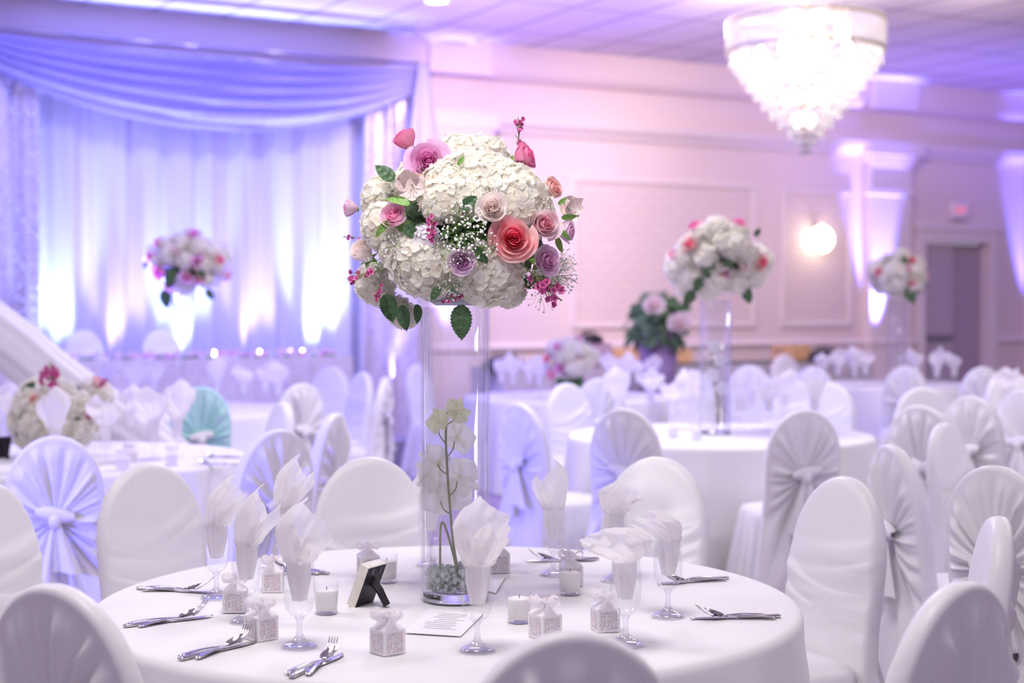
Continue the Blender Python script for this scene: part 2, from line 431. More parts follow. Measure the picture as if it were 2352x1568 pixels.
mb = MB(); mb.tube([wl(sw0 - .05, .78, 4.07) - base, wl(sw1 + .05, .78, 4.07) - base], .02, 8); mb.build('rod', M['steel'], X)
mb = MB()   # knotted tail at the right end of the swag
def tail(u, v):
    a = 2 * pi * u; r = .06 + .16 * v
    return wl(sw1 - .08 + r * cos(a) * .8 * (1 + .2 * sin(7 * a)), .92 + r * .6 * sin(a) * (1 + .2 * cos(9 * a)), 4.05 - 1.0 * v) - base
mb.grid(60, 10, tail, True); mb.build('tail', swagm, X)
# head table on a low stage
RISE = .29
hs0, hs1 = s_of(40), s_of(880)
HO = 2.55
ph = at(812, 832, 14.2)
s_end = (ph - P0).dot(E); s_beg = s_end - 5.6
HO = (ph - P0).dot(NRM); 
mb = MB(); wbox(mb, s_beg - .5, s_end + .5, .85, HO + .5, 0, RISE); o = mb.build('stage_platform', mat('grey_stage', (.35, .32, .38), .8), None, False, bevel=.01)
tag(o, 'low grey stage platform under the head table', 'platform')
X = thing('head_table', 'long head table with a sparkling sequin skirt on the stage', 'table', wl((s_beg + s_end) / 2, HO - .40, RISE), RZ)
hw = (s_end - s_beg) / 2
HT = .76
mb = MB(); mb.box((0, 0, HT - .015), (2 * hw, .76, .03)); mb.build('tabletop', M['cloth'], X, False, bevel=.01)
def skirt(u, v):
    per = [(-hw, .38), (-hw, -.38), (hw, -.38), (hw, .38)]
    L = [.76, 2 * hw, .76]; d = u * sum(L); i = 0
    while i < 2 and d > L[i]: d -= L[i]; i += 1
    t = min(1, d / L[i]); a, b = per[i], per[i + 1]
    x = a[0] + (b[0] - a[0]) * t; y = a[1] + (b[1] - a[1]) * t
    f = .02 * sin(u * 260) * (1 - v) + .01
    nx, ny = ((-1, 0), (0, -1), (1, 0))[i]
    return (x + nx * f, y + ny * f, .005 + (HT) * v)
mb = MB(); mb.grid(420, 5, skirt); mb.build('skirt', tint(mat('champagne_sequins', (.8, .72, .72), .4, .15), (.70, .62, .66), (.94, .89, .89), 90), X)
rnd = random.Random(4); mb = MB()
for _ in range(300): mb.octa((rnd.uniform(-hw, hw), -.415, rnd.uniform(.2, .74)), rnd.uniform(.006, .012))
o = mb.build('sequins', mat('sequin_glint', (.95, .9, .9), .12, .8), X, False); o['kind'] = 'stuff'
top = Vector(X.location) + Vector((0, 0, HT))
rnd = random.Random(12); mb = MB()
for i in range(260):
    t = rnd.uniform(-1, 1)
    mb.ball((t * (hw - .1), -.24 + rnd.uniform(-.06, .06), .03 + rnd.uniform(-.012, .025)), rnd.uniform(.014, .03), 7, 5)
G = thing('flower_garland', 'low garland of pink petals along the front of the head table', 'flowers', top, RZ)
o = mb.build('blossoms', tint(mat('garland_pink', (.9, .6, .75), .7), (.85, .40, .62), (.95, .88, .92), 8, .4, .6), G); o['kind'] = 'stuff'
mb = MB()
for i in range(90):
    t = rnd.uniform(-1, 1); mb.ball((t * (hw - .1), -.24 + rnd.uniform(-.08, .08), .012), rnd.uniform(.014, .022), 6, 4, (1.6, 1, .55))
o = mb.build('leaves', M['leaf2'], G); o['kind'] = 'stuff'
for i, px in enumerate((470, 592, 680, 712)):
    q = ((on(px, 820, top.z) - P0).dot(E)); pos = wl(q, HO - .2, top.z)
    X = thing('tealight', 'glowing tealight on the head table, %s from the left' % ('first', 'second', 'third', 'fourth')[i], 'candle', pos, 0, 'tealights on the head table')
    mb = MB(); mb.lathe([(.001, .0), (.03, 0), (.034, .06), (.03, .06), (.028, .012), (.001, .012)], 14); mb.build('holder', M['glass'], X)
    mb = MB(); mb.ball((0, 0, .045), .016, 10, 8, (1, 1, 1.4)); mb.build('flame', emit('candle_flame', (1, .9, .85), 14), X)
# ---------------------------------------------------------------- covered banquet chairs
ZC = .66
OUT = [(.262, .01), (.250, .12), (.225, .30), (.200, .45), (.192, .56), (.195, .72)]
for i in range(1, 24):
    a = pi * i / 24; OUT.append((.195 * cos(a), .73 + .27 * sin(a) ** .92))
OUT += [(-x, z) for x, z in OUT[5::-1]]
def hit(th):
    dx, dz = cos(th), sin(th); best = 9
    n = len(OUT)
    for i in range(n):
        x1, z1 = OUT[i]; x2, z2 = OUT[(i + 1) % n]
        z1 -= ZC; z2 -= ZC
        ex, ez = x2 - x1, z2 - z1
        det = dx * (-ez) + ex * dz
        if abs(det) < 1e-9: continue
        t = (x1 * (-ez) + ex * z1) / det; s = (dx * z1 - dz * x1) / det
        if t > 0 and -1e-6 <= s <= 1 + 1e-6: best = min(best, t)
    return best
NT = 300
HITS = [hit(2 * pi * i / NT) for i in range(NT)]
def lean(z): return -(z - .45) * .13 if z > .45 else 0
def chair_meshes(seed):
    rnd = random.Random(seed)
    off = rnd.uniform(0, 50)
    # pleat profile round the knot
    npl = 19; edges = sorted([(i + rnd.uniform(-.42, .42)) * 2 * pi / npl for i in range(npl)])
    hgt = [rnd.uniform(.3, 1.0) for _ in range(npl)]
    def ridge(th):
        th %= 2 * pi
        for i in range(npl):
            a = edges[i]; b = edges[(i + 1) % npl] + (2 * pi if i == npl - 1 else 0)
            t = th if th >= edges[0] else th + 2 * pi
            if a <= t < b:
                q = (t - a) / (b - a)
                return hgt[i] * min((q / .68) ** 1.4, ((1 - q) / .32) ** .9)
        return 0
    RD = [ridge(2 * pi * i / NT) for i in range(NT)]
    rid = []
    for i in range(9):
        s = rnd.choice((-1, 1))
        rid.append((.50 + .034 * i + rnd.uniform(-.015, .015), s * rnd.uniform(.05, .45), rnd.uniform(.2, 1.6), rnd.uniform(.007, .020), rnd.uniform(.010, .024), s))
    rows = []
    nf = 34
    for j in range(nf):
        r = (j / (nf - 1)) * .94
        rows.append(('f', r))
    rows += [('r', .975, .014), ('r', .994, .004), ('r', 1.0, -.010), ('r', .994, -.024), ('r', .975, -.033)]
    nb = 20
    for j in range(nb): rows.append(('b', .95 * (1 - (j / (nb - 1)) ** 1.35)))
    def fn(u, v):
        i = int(round(u * NT)) % NT; j = int(round(v * (len(rows) - 1)))
        th = 2 * pi * i / NT; R = HITS[i]; row = rows[j]; r = row[1]
        x = R * r * cos(th); z = ZC + R * r * sin(th)
        if row[0] == 'f':
            y = .018 + .012 * (1 - r * r)
            m = max(0, min(1, (.88 - z) / .14)) * min(1, max(0, (z - .42) / .04))
            best = 0
            for zc, kx, cx, A, wd, s in rid:
                dz = z - (zc + kx * x + cx * x * x)
                best = max(best, A * math.exp(-(dz / wd) ** 2 if dz > 0 else -(dz / (wd * 2.4)) ** 2) * (.15 + .85 * min(1, max(0, .5 + s * x * 3))))
            y += min(1, m * 1.5) * best * (1 - r ** 8)
            y += m * .006 * noise.noise(Vector((x * 4 + off, z * 26, off)))
            y += .004 * noise.noise(Vector((x * 6, z * 6, off)))
            y += -.10 * max(0, .45 - z) * 0
        elif row[0] == 'r':
            y = row[2]
        else:
            q = min(1, max(0, (.945 - r) / .20)); prof = min(1, r * 2.2) * q * q * (3 - 2 * q)
            y = -.035 - .012 * (1 - r) - .044 * RD[i] * prof - .004 * sin(40 * th + off) * prof
        if z < .45: y -= .16 * (.45 - z) * (1 if row[0] != 'f' else .3)
        return (x, -.20 + y + lean(z), z)
    mb = MB(); mb.grid(NT, len(rows), fn, True)
    back = mb.data('back_cover', M['satin'])
    # seat cushion cover with draped skirt
    n = 160
    def seat(u, v):
        a = 2 * pi * u; ca, sa = cos(a), sin(a); k = 4.5
        q = (abs(ca) ** k + abs(sa) ** k) ** (-1 / k)
        if v < .25:
            t = v / .25; return (.205 * t * q * ca, .02 + .215 * t * q * sa, .478 + .012 * (1 - t * t) - .012 * t ** 6)
        t = (v - .25) / .75
        fold = (.5 + .5 * sin(17 * a + 2 * sin(3 * a + seed))) * .045 * t + .02 * t * sin(7 * a + seed)
        e = 1 + .16 * t
        return ((.205 * e + fold) * q * ca, .02 + (.215 * e + fold) * q * sa, .466 * (1 - t) + .004)
    mb = MB(); mb.grid(n, 22, seat, True)
    sk = mb.data('seat_skirt', M['satin'])
    # knot and tails
    mb = MB(); by = -.275 + lean(ZC)
    def loop(u, v):
        a = 2 * pi * u; t = v * 2 - 1
        r = .030 * (1 - .55 * t * t) + .005 * sin(5 * a + seed)
        return (t * .075, by + .022 * cos(a) * (1 - .3 * abs(t)), ZC + .025 + r * sin(a) + .012 * t * (1 if seed % 2 else -1))
    mb.grid(20, 13, loop, True)
    mb.ball((0, by - .01, ZC + .0), .026, 14, 10, (1, .9, 1.25))
    bow = mb.data('bow', M['satin'])
    mb = MB()
    for sg, L, tx in ((-1, .26, -.05), (1, .19, .04)):
        def tl(u, v):
            w = .012 + .045 * v
            x = tx * v + sg * .008 + (u - .5) * 2 * w
            return (x, by - .006 - .02 * v - .012 * sin(u * 9 + seed) * (.3 + v), ZC - .005 - L * v - .02 * (u if sg > 0 else 1 - u) * v)
        mb.grid(9, 9, tl)
    tl_ = mb.data('tail', M['satin'])
    return back, sk, bow, tl_
CV = [chair_meshes(i) for i in (1, 2, 3)]
def make_chair(v, label, loc, rz, group=None, sat=None):
    b, s, w, t = CV[v]
    X = thing('banquet_chair', label, 'chair', loc, rz, group)
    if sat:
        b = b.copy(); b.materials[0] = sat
    obj('back_cover', b, X); obj('seat_skirt', s, X); o = obj('bow', w, X); obj('tail', t, o)
    return X
TB = {  # round tables: centre x, y
 0: (-.168, 3.95), 1: (-2.26, 7.7), 2: (1.245, 9.1), 3: (-2.41, 11.3), 4: (3.79, 15.0), 5: (.50, 13.0), 7: (4.15, 10.2), 8: (2.80, 6.0)}
def chair(px, py, tb, label, v=0, group=None, sat=None, z0=0.0, face=None):
    p = on(px, py, 1.0 + z0)
    d = Vector(face) if face else Vector(TB[tb]) - Vector((p.x, p.y))
    d = Vector((d.x, d.y, 0)).normalized()
    o = p + d * (.20 + .085); o.z = z0
    return make_chair(v, label, o, atan2(d.y, d.x) - pi / 2, group, sat)
G0 = 'white covered chairs around the main table'
chair(335, 1062, 0, 'plain-fronted white covered chair left of centre, behind the four cutlery handles', 0, G0)
chair(847, 1048, 0, 'plain-fronted white covered chair directly behind the small photo frame', 1, G0)
chair(1512, 1048, 0, 'plain-fronted white covered chair behind the drooping napkins', 2, G0)
chair(-42, 1105, 0, 'plain white covered chair cut off by the left edge of the photo', 1, G0)
chair(1945, 1093, 0, 'white covered chair with wrinkled lower back right of the main table', 1, G0)
chair(2300, 1185, 0, 'white covered chair seen edge-on at the right edge of the photo', 0, G0)
chair(2215, 1335, 0, 'out-of-focus pleated chair back in the bottom right corner', 0, G0)
chair(1315, 1448, 0, 'out-of-focus pleated chair top at the bottom centre, in front of the main table', 1, G0)
chair(120, 1340, 0, 'out-of-focus pleated chair back in the bottom left corner', 2, G0)
G1 = 'chairs around the left table'
chair(125, 1000, 1, 'blue-lit pleated chair back with a big knot, in front of the left bouquet', 1, G1)
chair(640, 985, 1, 'pleated chair back behind the tall napkins left of the vase', 0, G1)
chair(772, 948, 1, 'narrow side-turned pleated chair left of the glass vase', 2, G1)
chair(652, 922, 1, 'smooth white chair front peeking above the pleated back left of the vase', 0, G1)
G3 = 'chairs around the table with the trumpet vase'
chair(695, 880, 3, 'grey-shaded pleated chair back behind the smooth white chair front', 1, G3)
chair(762, 842, 3, 'pale chair front beside the right end of the sequin table skirt', 0, G3)
chair(835, 853, 3, 'smooth lilac-white chair front right of the head table', 2, G3)
chair(888, 865, 3, 'side-turned chair with a bow sticking out to the right, left of the vase', 1, G3)
chair(462, 888, 3, 'pleated chair back with painted teal light among the napkins of the left table', 2, G3, M['teal'])
chair(47, 858, 3, 'pale chair back left of the magenta sprig bouquet', 0, G3)
chair(-20, 868, 3, 'pale chair cut off by the left edge above the blue-lit chair', 1, G3)
G2 = 'chairs around the table with the second tall bouquet'
chair(1190, 925, 2, 'pleated chair back immediately right of the glass vase', 0, G2)
chair(1432, 937, 2, 'lilac pleated chair back with a pale knot, left of the second tall vase', 1, G2)
chair(1850, 940, 2, 'large pleated chair back with white knot right of the second tall vase', 2, G2)
chair(1300, 879, 2, 'smooth cream chair front below the small pink bouquet', 0, G2)
chair(1590, 850, 2, 'smooth pale chair front just left of the second tall vase', 1, G2)
chair(1722, 838, 2, 'blue-lit side-turned chair just right of the second tall vase', 1, G2)
chair(1815, 868, 2, 'smooth white chair front behind the large pleated chair', 2, G2)
chair(1908, 878, 2, 'smooth white chair front touching the right of the large pleated chair', 0, G2)
G5 = 'chairs around the table with the small pink bouquet'
chair(955, 835, 5, 'narrow pale chair seen through the gap left of the vase top', 0, G5)
chair(1378, 868, 5, 'mauve pleated chair back right of the small pink bouquet', 2, G5)
G4 = 'chairs around the table nearest the door'
chair(1800, 813, 4, 'far small round white chair top against the dark green cloth', 0, G4)
chair(1866, 842, 4, 'far purple-shaded chair back right of the round white chair top', 1, G4)
chair(2080, 840, 4, 'translucent-looking pleated chair back under the farthest bouquet', 2, G4)
chair(2258, 842, 4, 'pleated chair back in front of the door', 0, G4)
G7 = 'chairs at the far right tables'
chair(2302, 862, 7, 'smooth white chair front right of the door', 1, G7)
chair(2345, 895, 7, 'pleated chair back with radiating folds at the right edge', 2, G7)
chair(2228, 908, 7, 'narrow side-turned pleated chair, second row at the right', 0, G7)
chair(2112, 930, 7, 'pleated chair back turned to the right behind the smooth chair front', 1, G7)
chair(2118, 888, 8, 'smooth lilac chair front below the farthest bouquet', 2, G7)
chair(2165, 970, 8, 'tall smooth white chair front in the right third', 0, G7)
chair(2043, 1020, 8, 'narrow side-turned chair with gathered folds behind the wrinkled white chair', 1, G7)
chair(2285, 1068, 8, 'pleated chair back with a large side bow at the right edge', 2, G7)
GH = 'head table chairs'
for px, v, lab in ((208, 0, 'white round-topped chair behind the head table, left one'), (388, 1, 'white round-topped chair behind the head table, by the trumpet vase')):
    make_chair(v, lab, wp(px, HO - 1.12, RISE), RZ + pi, GH)

# ---------------------------------------------------------------- round tables under floor-length cloths
TZ = .75
def cloth_mesh(seed, n=200):
    rnd = random.Random(seed); ph = [rnd.uniform(0, 6.28) for _ in range(4)]
    R = .90
    def fn(u, v):
        a = 2 * pi * u
        if v < .4:
            t = v / .4; r = R * (t * .985)
            return (r * cos(a), r * sin(a), TZ + .0016 * noise.noise(Vector((r * cos(a) * 4, r * sin(a) * 4, seed))))
        if v < .52:
            t = (v - .4) / .12 * pi / 2; q = .025
            r = R * .985 + q * sin(t)
            return (r * cos(a), r * sin(a), TZ - q * (1 - cos(t)))
        t = (v - .52) / .48
        f = max(0, t - .02)
        w = .5 + .5 * sin(13 * a + 1.6 * sin(2 * a + ph[0]) + ph[1]); w2 = sin(29 * a + ph[2])
        r = R * .985 + .025 + .006 * t + (.12 * w ** 1.5 + .012 * w2) * f ** .8 * .75
        return (r * cos(a), r * sin(a), (TZ - .025) * (1 - t) + .004)
    mb = MB(); mb.grid(n, 42, fn, True); return mb.data('tablecloth', M['cloth'])
CM = [cloth_mesh(1, 260), cloth_mesh(2)]
tlab = {0: 'large round main table in front under a white cloth', 1: 'round white-clothed table at left with the low cream bouquet',
 2: 'round white-clothed table right of centre holding the second tall vase', 3: 'round white-clothed table in front of the head table, under the trumpet vase',
 4: 'farthest round white-clothed table in front of the door', 5: 'round white-clothed table with the small pink bouquet', 7: 'round white-clothed table at the right edge, behind the radiating chair back',
 8: 'round white-clothed table beyond the right edge, by the side-bow chair'}
mb = MB(); mb.lathe([(.001, TZ - .035), (.88, TZ - .035), (.88, TZ - .008), (.001, TZ - .008)], 48); mb.lathe([(.001, 0), (.3, 0), (.3, .03), (.05, .06), (.05, TZ - .035)], 20)
tt = mb.data('tabletop', mat('plywood', (.5, .38, .25), .6))
for i, (x, y) in TB.items():
    X = thing('round_table', tlab[i], 'table', (x, y, 0), i * .7, 'round tables with white cloths')
    obj('tablecloth', CM[0 if i == 0 else 1], X); obj('tabletop', tt, X)
# ---------------------------------------------------------------- goblets and napkins
TOP = TZ + .002
mb = MB(); mb.lathe([(.0005, .003), (.039, .001), (.0405, .0025), (.032, .0085), (.015, .0165), (.0076, .026), (.0060, .043), (.0066, .057), (.0105, .0655), (.0005, .069)], 28)
STM = mb.data('stem', M['stemglass'])
mb = MB(); mb.lathe([(.0105, .066), (.0215, .073), (.0305, .087), (.0345, .106), (.0355, .128), (.0342, .160), (.0315, .196), (.0306, .1965)], 32)
BWL = mb.data('bowl', M['glass'])
mb = MB(); mb.lathe([(.038, .001), (.006, .02), (.006, .06), (.022, .073), (.034, .105), (.035, .13), (.031, .196)], 12)
GLOW = mb.data('goblet', M['glass'])
def goblet(p, label, group):
    X = thing('goblet', label, 'glass', p, 0, group)
    obj('bowl', BWL, X); obj('stem', STM, X); return X
def napkin_mesh(seed, H=.25, R=.065, lx=0.0, ly=0.0, curl=0.0, nu=72, nv=34, second=True, droop=0.0, point=.5):
    rnd = random.Random(seed); ph = [rnd.uniform(0, 6.28) for _ in range(5)]
    mb = MB()
    def sheet(rot, hs, rs, wrap, po):
        def fn(u, v):
            a = (u * 2 - 1); ang = a * pi * wrap + rot
            vm = 1 - po * abs(a) ** 1.15
            t = v * vm
            z = .104 + (H - .016) * hs * t
            base = .017 + .0105 * min(1, max(0, (z - .104) / .05))
            if z > .19: base = .0275 + (R * rs - .0275) * min(1, (z - .19) / max(.02, (H * hs - .10) * .55)) ** .8
            tt = max(0, (t - .75) / .25); base *= 1 - .5 * tt ** 1.6
            fold = 1 + .16 * sin(5 * ang + ph[0] + 2 * t) * (1.2 if z < .2 else .5) + .07 * sin(11 * ang + ph[1] + 5 * t)
            if z < .19: fold = min(.90 + .55 * (fold - 1), 1.06)
            r = base * fold
            q = max(0, (z - .18) / max(.05, H * hs - .09))
            x = r * cos(ang) + lx * q ** 1.4; y = r * sin(ang) + ly * q ** 1.4
            z2 = z - droop * max(0, q - .35) ** 1.5
            n = noise.noise(Vector((x * 30 + seed, y * 30, z2 * 22)))
            k = min(1, max(0, (z - .19) / .03))
            return (x + .007 * n * k, y + .007 * n * k, z2 + .004 * n * k)
        mb.grid(nu, nv, fn)
    sheet(curl, 1, 1, .86, point)
    if second: sheet(curl + 2.2, .80, .8, .55, .6)
    return mb
def napkin(p, label, group, **k):
    X = napkin_mesh(**k).build('napkin', M['napkin']); X.name = 'folded_napkin'; X.location = p
    tag(X, label, 'napkin', group); return X
GG = 'goblets on the main table'; GN = 'napkins in the goblets of the main table'
GL = [ # foot pixel, where, napkin params
 (497, 1374, 'left of the lavender favor boxes', dict(seed=1, H=.235, R=.05, lx=.075, ly=-.01, curl=pi, point=.35)),
 (566, 1430, 'between the two lavender favor boxes at left', dict(seed=2, H=.25, R=.052, lx=.075, ly=0, curl=pi, point=.5)),
 (688, 1486, 'with the whole stem showing beside the left votive candle', dict(seed=3, H=.25, R=.066, lx=.055, ly=-.015, curl=pi * .9, point=.55)),
 (1096, 1496, 'in front of the base of the tall vase', dict(seed=4, H=.255, R=.066, lx=.035, ly=-.01, curl=pi * .75, point=.45)),
 (1271, 1322, 'standing alone at the back right of the table', dict(seed=5, H=.245, R=.055, lx=-.03, ly=.0, curl=.15, point=.5)),
 (1437, 1482, 'with the puffy drooping napkin, right of centre', dict(seed=6, H=.19, R=.085, lx=-.062, ly=-.03, curl=.3, droop=.015, point=.3)),
 (1534, 1418, 'at the right with cutlery seen through its bowl', dict(seed=7, H=.20, R=.056, lx=-.075, ly=.02, curl=.2, droop=.06, point=.3)),
 (987, 1300, 'behind the tall vase', dict(seed=8, H=.24, R=.05, lx=-.02, ly=.0, curl=.3, point=.45)),
 (655, 1318, 'at the back left behind the gauzy napkins', dict(seed=9, H=.255, R=.055, lx=.075, ly=.0, curl=pi * .95, point=.5)),
 (1412, 1335, 'at the back right behind the puffy napkin', dict(seed=10, H=.215, R=.06, lx=.05, ly=.0, curl=pi, droop=.05, point=.3)),
]
NL = ['tall napkin leaning right over the far left cutlery', 'napkin with a long pointed fold between the lavender favor boxes', 'large pointed napkin beside the left votive candle', 'tall napkin with two points in front of the vase base',
 'napkin with a jagged slanted top standing alone at the back right', 'puffy white napkin drooping to the left, right of centre', 'napkin arching left from the rightmost goblet', 'narrow napkin seen behind the vase glass', 'napkin with a forked white tip behind the pointed one', 'cream napkin with a rolled striped edge behind the puffy one']
for i, (px, py, where, k) in enumerate(GL):
    p = on(px, py - 2, TOP)
    goblet(p, 'stemmed clear goblet ' + where, GG)
    napkin(p, NL[i] + ' in a goblet', GN, **k)
# goblets on the other tables
NMS = [napkin_mesh(seed=20 + i, H=.25 + .03 * (i % 3), R=.08 + .01 * (i % 2), lx=.03 * ((i % 3) - 1), ly=.0, curl=i * 1.3, nu=40, nv=20, point=.5).data('napkin', M['napkin']) for i in range(4)]
tname = {1: 'the cream-bouquet table', 2: 'the second-vase table', 3: 'the trumpet-vase table', 4: 'the door-side table', 5: 'the pink-bouquet table', 7: 'the far-right table'}
ORD = ['first', 'second', 'third', 'fourth', 'fifth', 'sixth', 'seventh', 'eighth', 'ninth', 'tenth', 'eleventh', 'twelfth']
SPOT = {1: [(128, 1078), (243, 1066), (352, 1054), (408, 1050), (30, 1035), (300, 1020)],
        4: [(1890, 892), (1925, 886), (1962, 890), (1988, 884), (2078, 880), (2104, 885), (2152, 892), (2192, 890)],
        2: [(1420, 985), (1495, 960), (1545, 985), (1590, 975), (1700, 985), (1722, 965), (1765, 985), (1800, 970), (1870, 985)],
        3: [(245, 925), (310, 935), (352, 930), (500, 930), (560, 935), (610, 930), (640, 940)],
        5: [(1150, 905), (1180, 912), (1215, 905), (1240, 915), (1405, 905), (1440, 912), (1465, 905), (1500, 900)],
        7: [(2310, 950), (2345, 955)]}
for ti, L in SPOT.items():
    pts = sorted([on(x, y, TOP) for x, y in L], key=px_of)
    for i, p in enumerate(pts):
        q = 'only' if len(pts) == 1 else ORD[i] + ' from the left'
        o = obj('goblet', GLOW, None, p); tag(o, 'small blurred goblet on %s, %s' % (tname[ti], q), 'glass', 'goblets on ' + tname[ti])
        o = obj('folded_napkin', NMS[(i + ti) % 4], None, p); o.rotation_euler = (0, 0, i * 2.1 + ti)
        tag(o, 'white napkin standing in a goblet on %s, %s' % (tname[ti], q), 'napkin', 'napkins on ' + tname[ti])

# ---------------------------------------------------------------- cutlery
def ribbon(mb, prof, th):          # prof: list of (y, halfwidth, z, xshift)
    vs = []; n = len(prof)
    for y, w, z, x in prof:
        vs += [(x - w, y, z), (x + w, y, z), (x + w * .7, y, z + th), (x - w * .7, y, z + th)]
    fs = []
    for i in range(n - 1):
        for k in range(4):
            l = (k + 1) % 4; fs.append((i * 4 + k, i * 4 + l, (i + 1) * 4 + l, (i + 1) * 4 + k))
    fs += [(3, 2, 1, 0), tuple(range(n * 4 - 4, n * 4))]
    mb.add(vs, fs)
def handle(L, w0, w1, n=10, arch=.004):
    return [(L * i / n, w0 + (w1 - w0) * (i / n) ** .8 if i > 0 else w0 * .7, .0005 + arch * sin(pi * i / n), 0) for i in range(n + 1)]
mb = MB(); ribbon(mb, [(0, .0065, .0005, 0), (.006, .0085, .0005, 0), (.05, .0078, .0005, 0), (.105, .0062, .001, 0)], .006)
h = mb.data('handle', M['steel'])
mb = MB(); ribbon(mb, [(.105, .0055, .002, 0), (.115, .0085, .002, .001), (.15, .0095, .002, .002), (.19, .0092, .002, .002), (.215, .0065, .002, .0005), (.228, .001, .002, -.004)], .0014)
bl = mb.data('blade', M['steel'])
mb = MB(); ribbon(mb, handle(.125, .0085, .0032), .0022)
ribbon(mb, [(.125, .0032, .0005, 0), (.132, .005, .0012, 0), (.140, .0105, .0025, 0), (.150, .0118, .0015, 0)], .0018)
for i in range(4):
    x = -.009 + .006 * i
    ribbon(mb, [(.149, .0022, .0015, x), (.163, .0020, .007, x), (.180, .0018, .018, x), (.194, .0007, .031, x)], .0016)
fk = mb.data('fork', M['steel'])
mb = MB(); ribbon(mb, handle(.122, .0085, .003), .0022)
def bowl(u, v):
    a = 2 * pi * u; r = v
    return (.0155 * r * cos(a), .147 + .027 * r * sin(a) * (1 + .06 * sin(a)), .004 + .009 * r * r + .008 * sin(a) * r)
mb.grid(20, 7, bowl, True)
sp = mb.data('spoon', M['steel'])
def cutlery(hx, hy, tx, ty, where, spread=1.35, off=(.0, .017, -.016), group='cutlery on the main table'):
    a = on(hx, hy, TOP); b = on(tx, ty, TOP); d = b - a; rz = atan2(d.y, d.x) - pi / 2
    side = Vector((-d.y, d.x, 0)).normalized() * -1
    X = thing('table_knife', 'steel table knife ' + where, 'knife', a, rz, group); obj('handle', h, X); obj('blade', bl, X)
    o = obj('table_fork', fk, None, a + side * off[1] * spread + Vector((0, 0, .001)) + d.normalized() * .028); o.rotation_euler = (.035, 0, rz + .16 * spread); tag(o, 'steel table fork ' + where, 'fork', group)
    o = obj('table_spoon', sp, None, a + side * off[2] * spread + Vector((0, 0, .002)) + d.normalized() * .018); o.rotation_euler = (.02, 0, rz - .10 * spread); tag(o, 'steel table spoon ' + where, 'spoon', group)
cutlery(316, 1352, 488, 1362, 'in the set farthest left, beside the leftmost goblet')
cutlery(284, 1440, 500, 1414, 'in the set just above the bottom left chair')
cutlery(412, 1516, 622, 1466, 'in the set in front of the tulle-tied favor box')
cutlery(668, 1556, 826, 1486, 'in the set at the bottom edge below the white favor box')
cutlery(755, 1318, 640, 1308, 'in the set mostly hidden behind the gauzy napkins')
cutlery(1375, 1284, 1246, 1288, 'in the set at the back, behind the solitary goblet')
cutlery(1672, 1328, 1482, 1344, 'in the set at the right behind the rightmost goblet')
cutlery(1792, 1416, 1545, 1423, 'in the set nearest the right rim of the table')
G = 'cutlery on the left table'
cutlery(560, 1050, 420, 1052, 'in the back set on the left table', group=G)
cutlery(545, 1068, 405, 1066, 'in the front set on the left table', group=G)

# ---------------------------------------------------------------- favor boxes, candles, frame, cards
lace = mat('laser_cut_card', (.93, .90, .92), .6)
N_, L_, p_ = nodes(lace)
tc = N_.new('ShaderNodeTexCoord'); vo = N_.new('ShaderNodeTexVoronoi'); vo.feature = 'DISTANCE_TO_EDGE'; vo.inputs['Scale'].default_value = 210
no = N_.new('ShaderNodeTexNoise'); no.inputs['Scale'].default_value = 70; ad = N_.new('ShaderNodeMath'); ad.operation = 'MULTIPLY'
rp = N_.new('ShaderNodeValToRGB'); rp.color_ramp.elements[0].position = .10; rp.color_ramp.elements[1].position = .16
rp.color_ramp.elements[0].color = (.93, .90, .92, 1); rp.color_ramp.elements[1].color = (.60, .47, .50, 1)
L_.new(tc.outputs['Object'], vo.inputs['Vector']); L_.new(tc.outputs['Object'], no.inputs['Vector'])
L_.new(vo.outputs['Distance'], ad.inputs[0]); L_.new(no.outputs[0], ad.inputs[1])
mu = N_.new('ShaderNodeMath'); mu.operation = 'MULTIPLY'; mu.inputs[1].default_value = 2.6
L_.new(ad.outputs[0], mu.inputs[0]); L_.new(mu.outputs[0], rp.inputs[0]); L_.new(rp.outputs[0], p_.inputs['Base Color'])
cardm = mat('pearl_card', (.94, .91, .93), .45)
a = .028
mb = MB(); mb.box((0, 0, .027), (2 * a, 2 * a, .054)); b_box = mb.data('box', cardm, False)
mb = MB()
for i in range(4):
    R = Matrix.Rotation(i * pi / 2, 3, 'Z')
    def lp(u, v):
        return R @ Vector(((u - .5) * .042, -a - .0006, .006 + v * .042))
    mb.grid(2, 2, lp)
b_lace = mb.data('lace_panel', lace, False)
mb = MB()
mb.add([(-a, -a, .054), (a, -a, .054), (a, a, .054), (-a, a, .054), (-.004, -.004, .075), (.004, -.004, .075), (.004, .004, .075), (-.004, .004, .075)], [(0, 1, 5, 4), (1, 2, 6, 5), (2, 3, 7, 6), (3, 0, 4, 7), (4, 5, 6, 7)])
for s in (-1, 1):
    mb.add([(-a, s * a, .054), (a, s * a, .054), (0, s * .006, .078), (-a, s * a * .96, .054), (a, s * a * .96, .054), (0, s * .004, .078)], [(0, 1, 2), (3, 5, 4), (0, 2, 5, 3), (1, 4, 5, 2)])
b_lid = mb.data('lid', cardm, False)
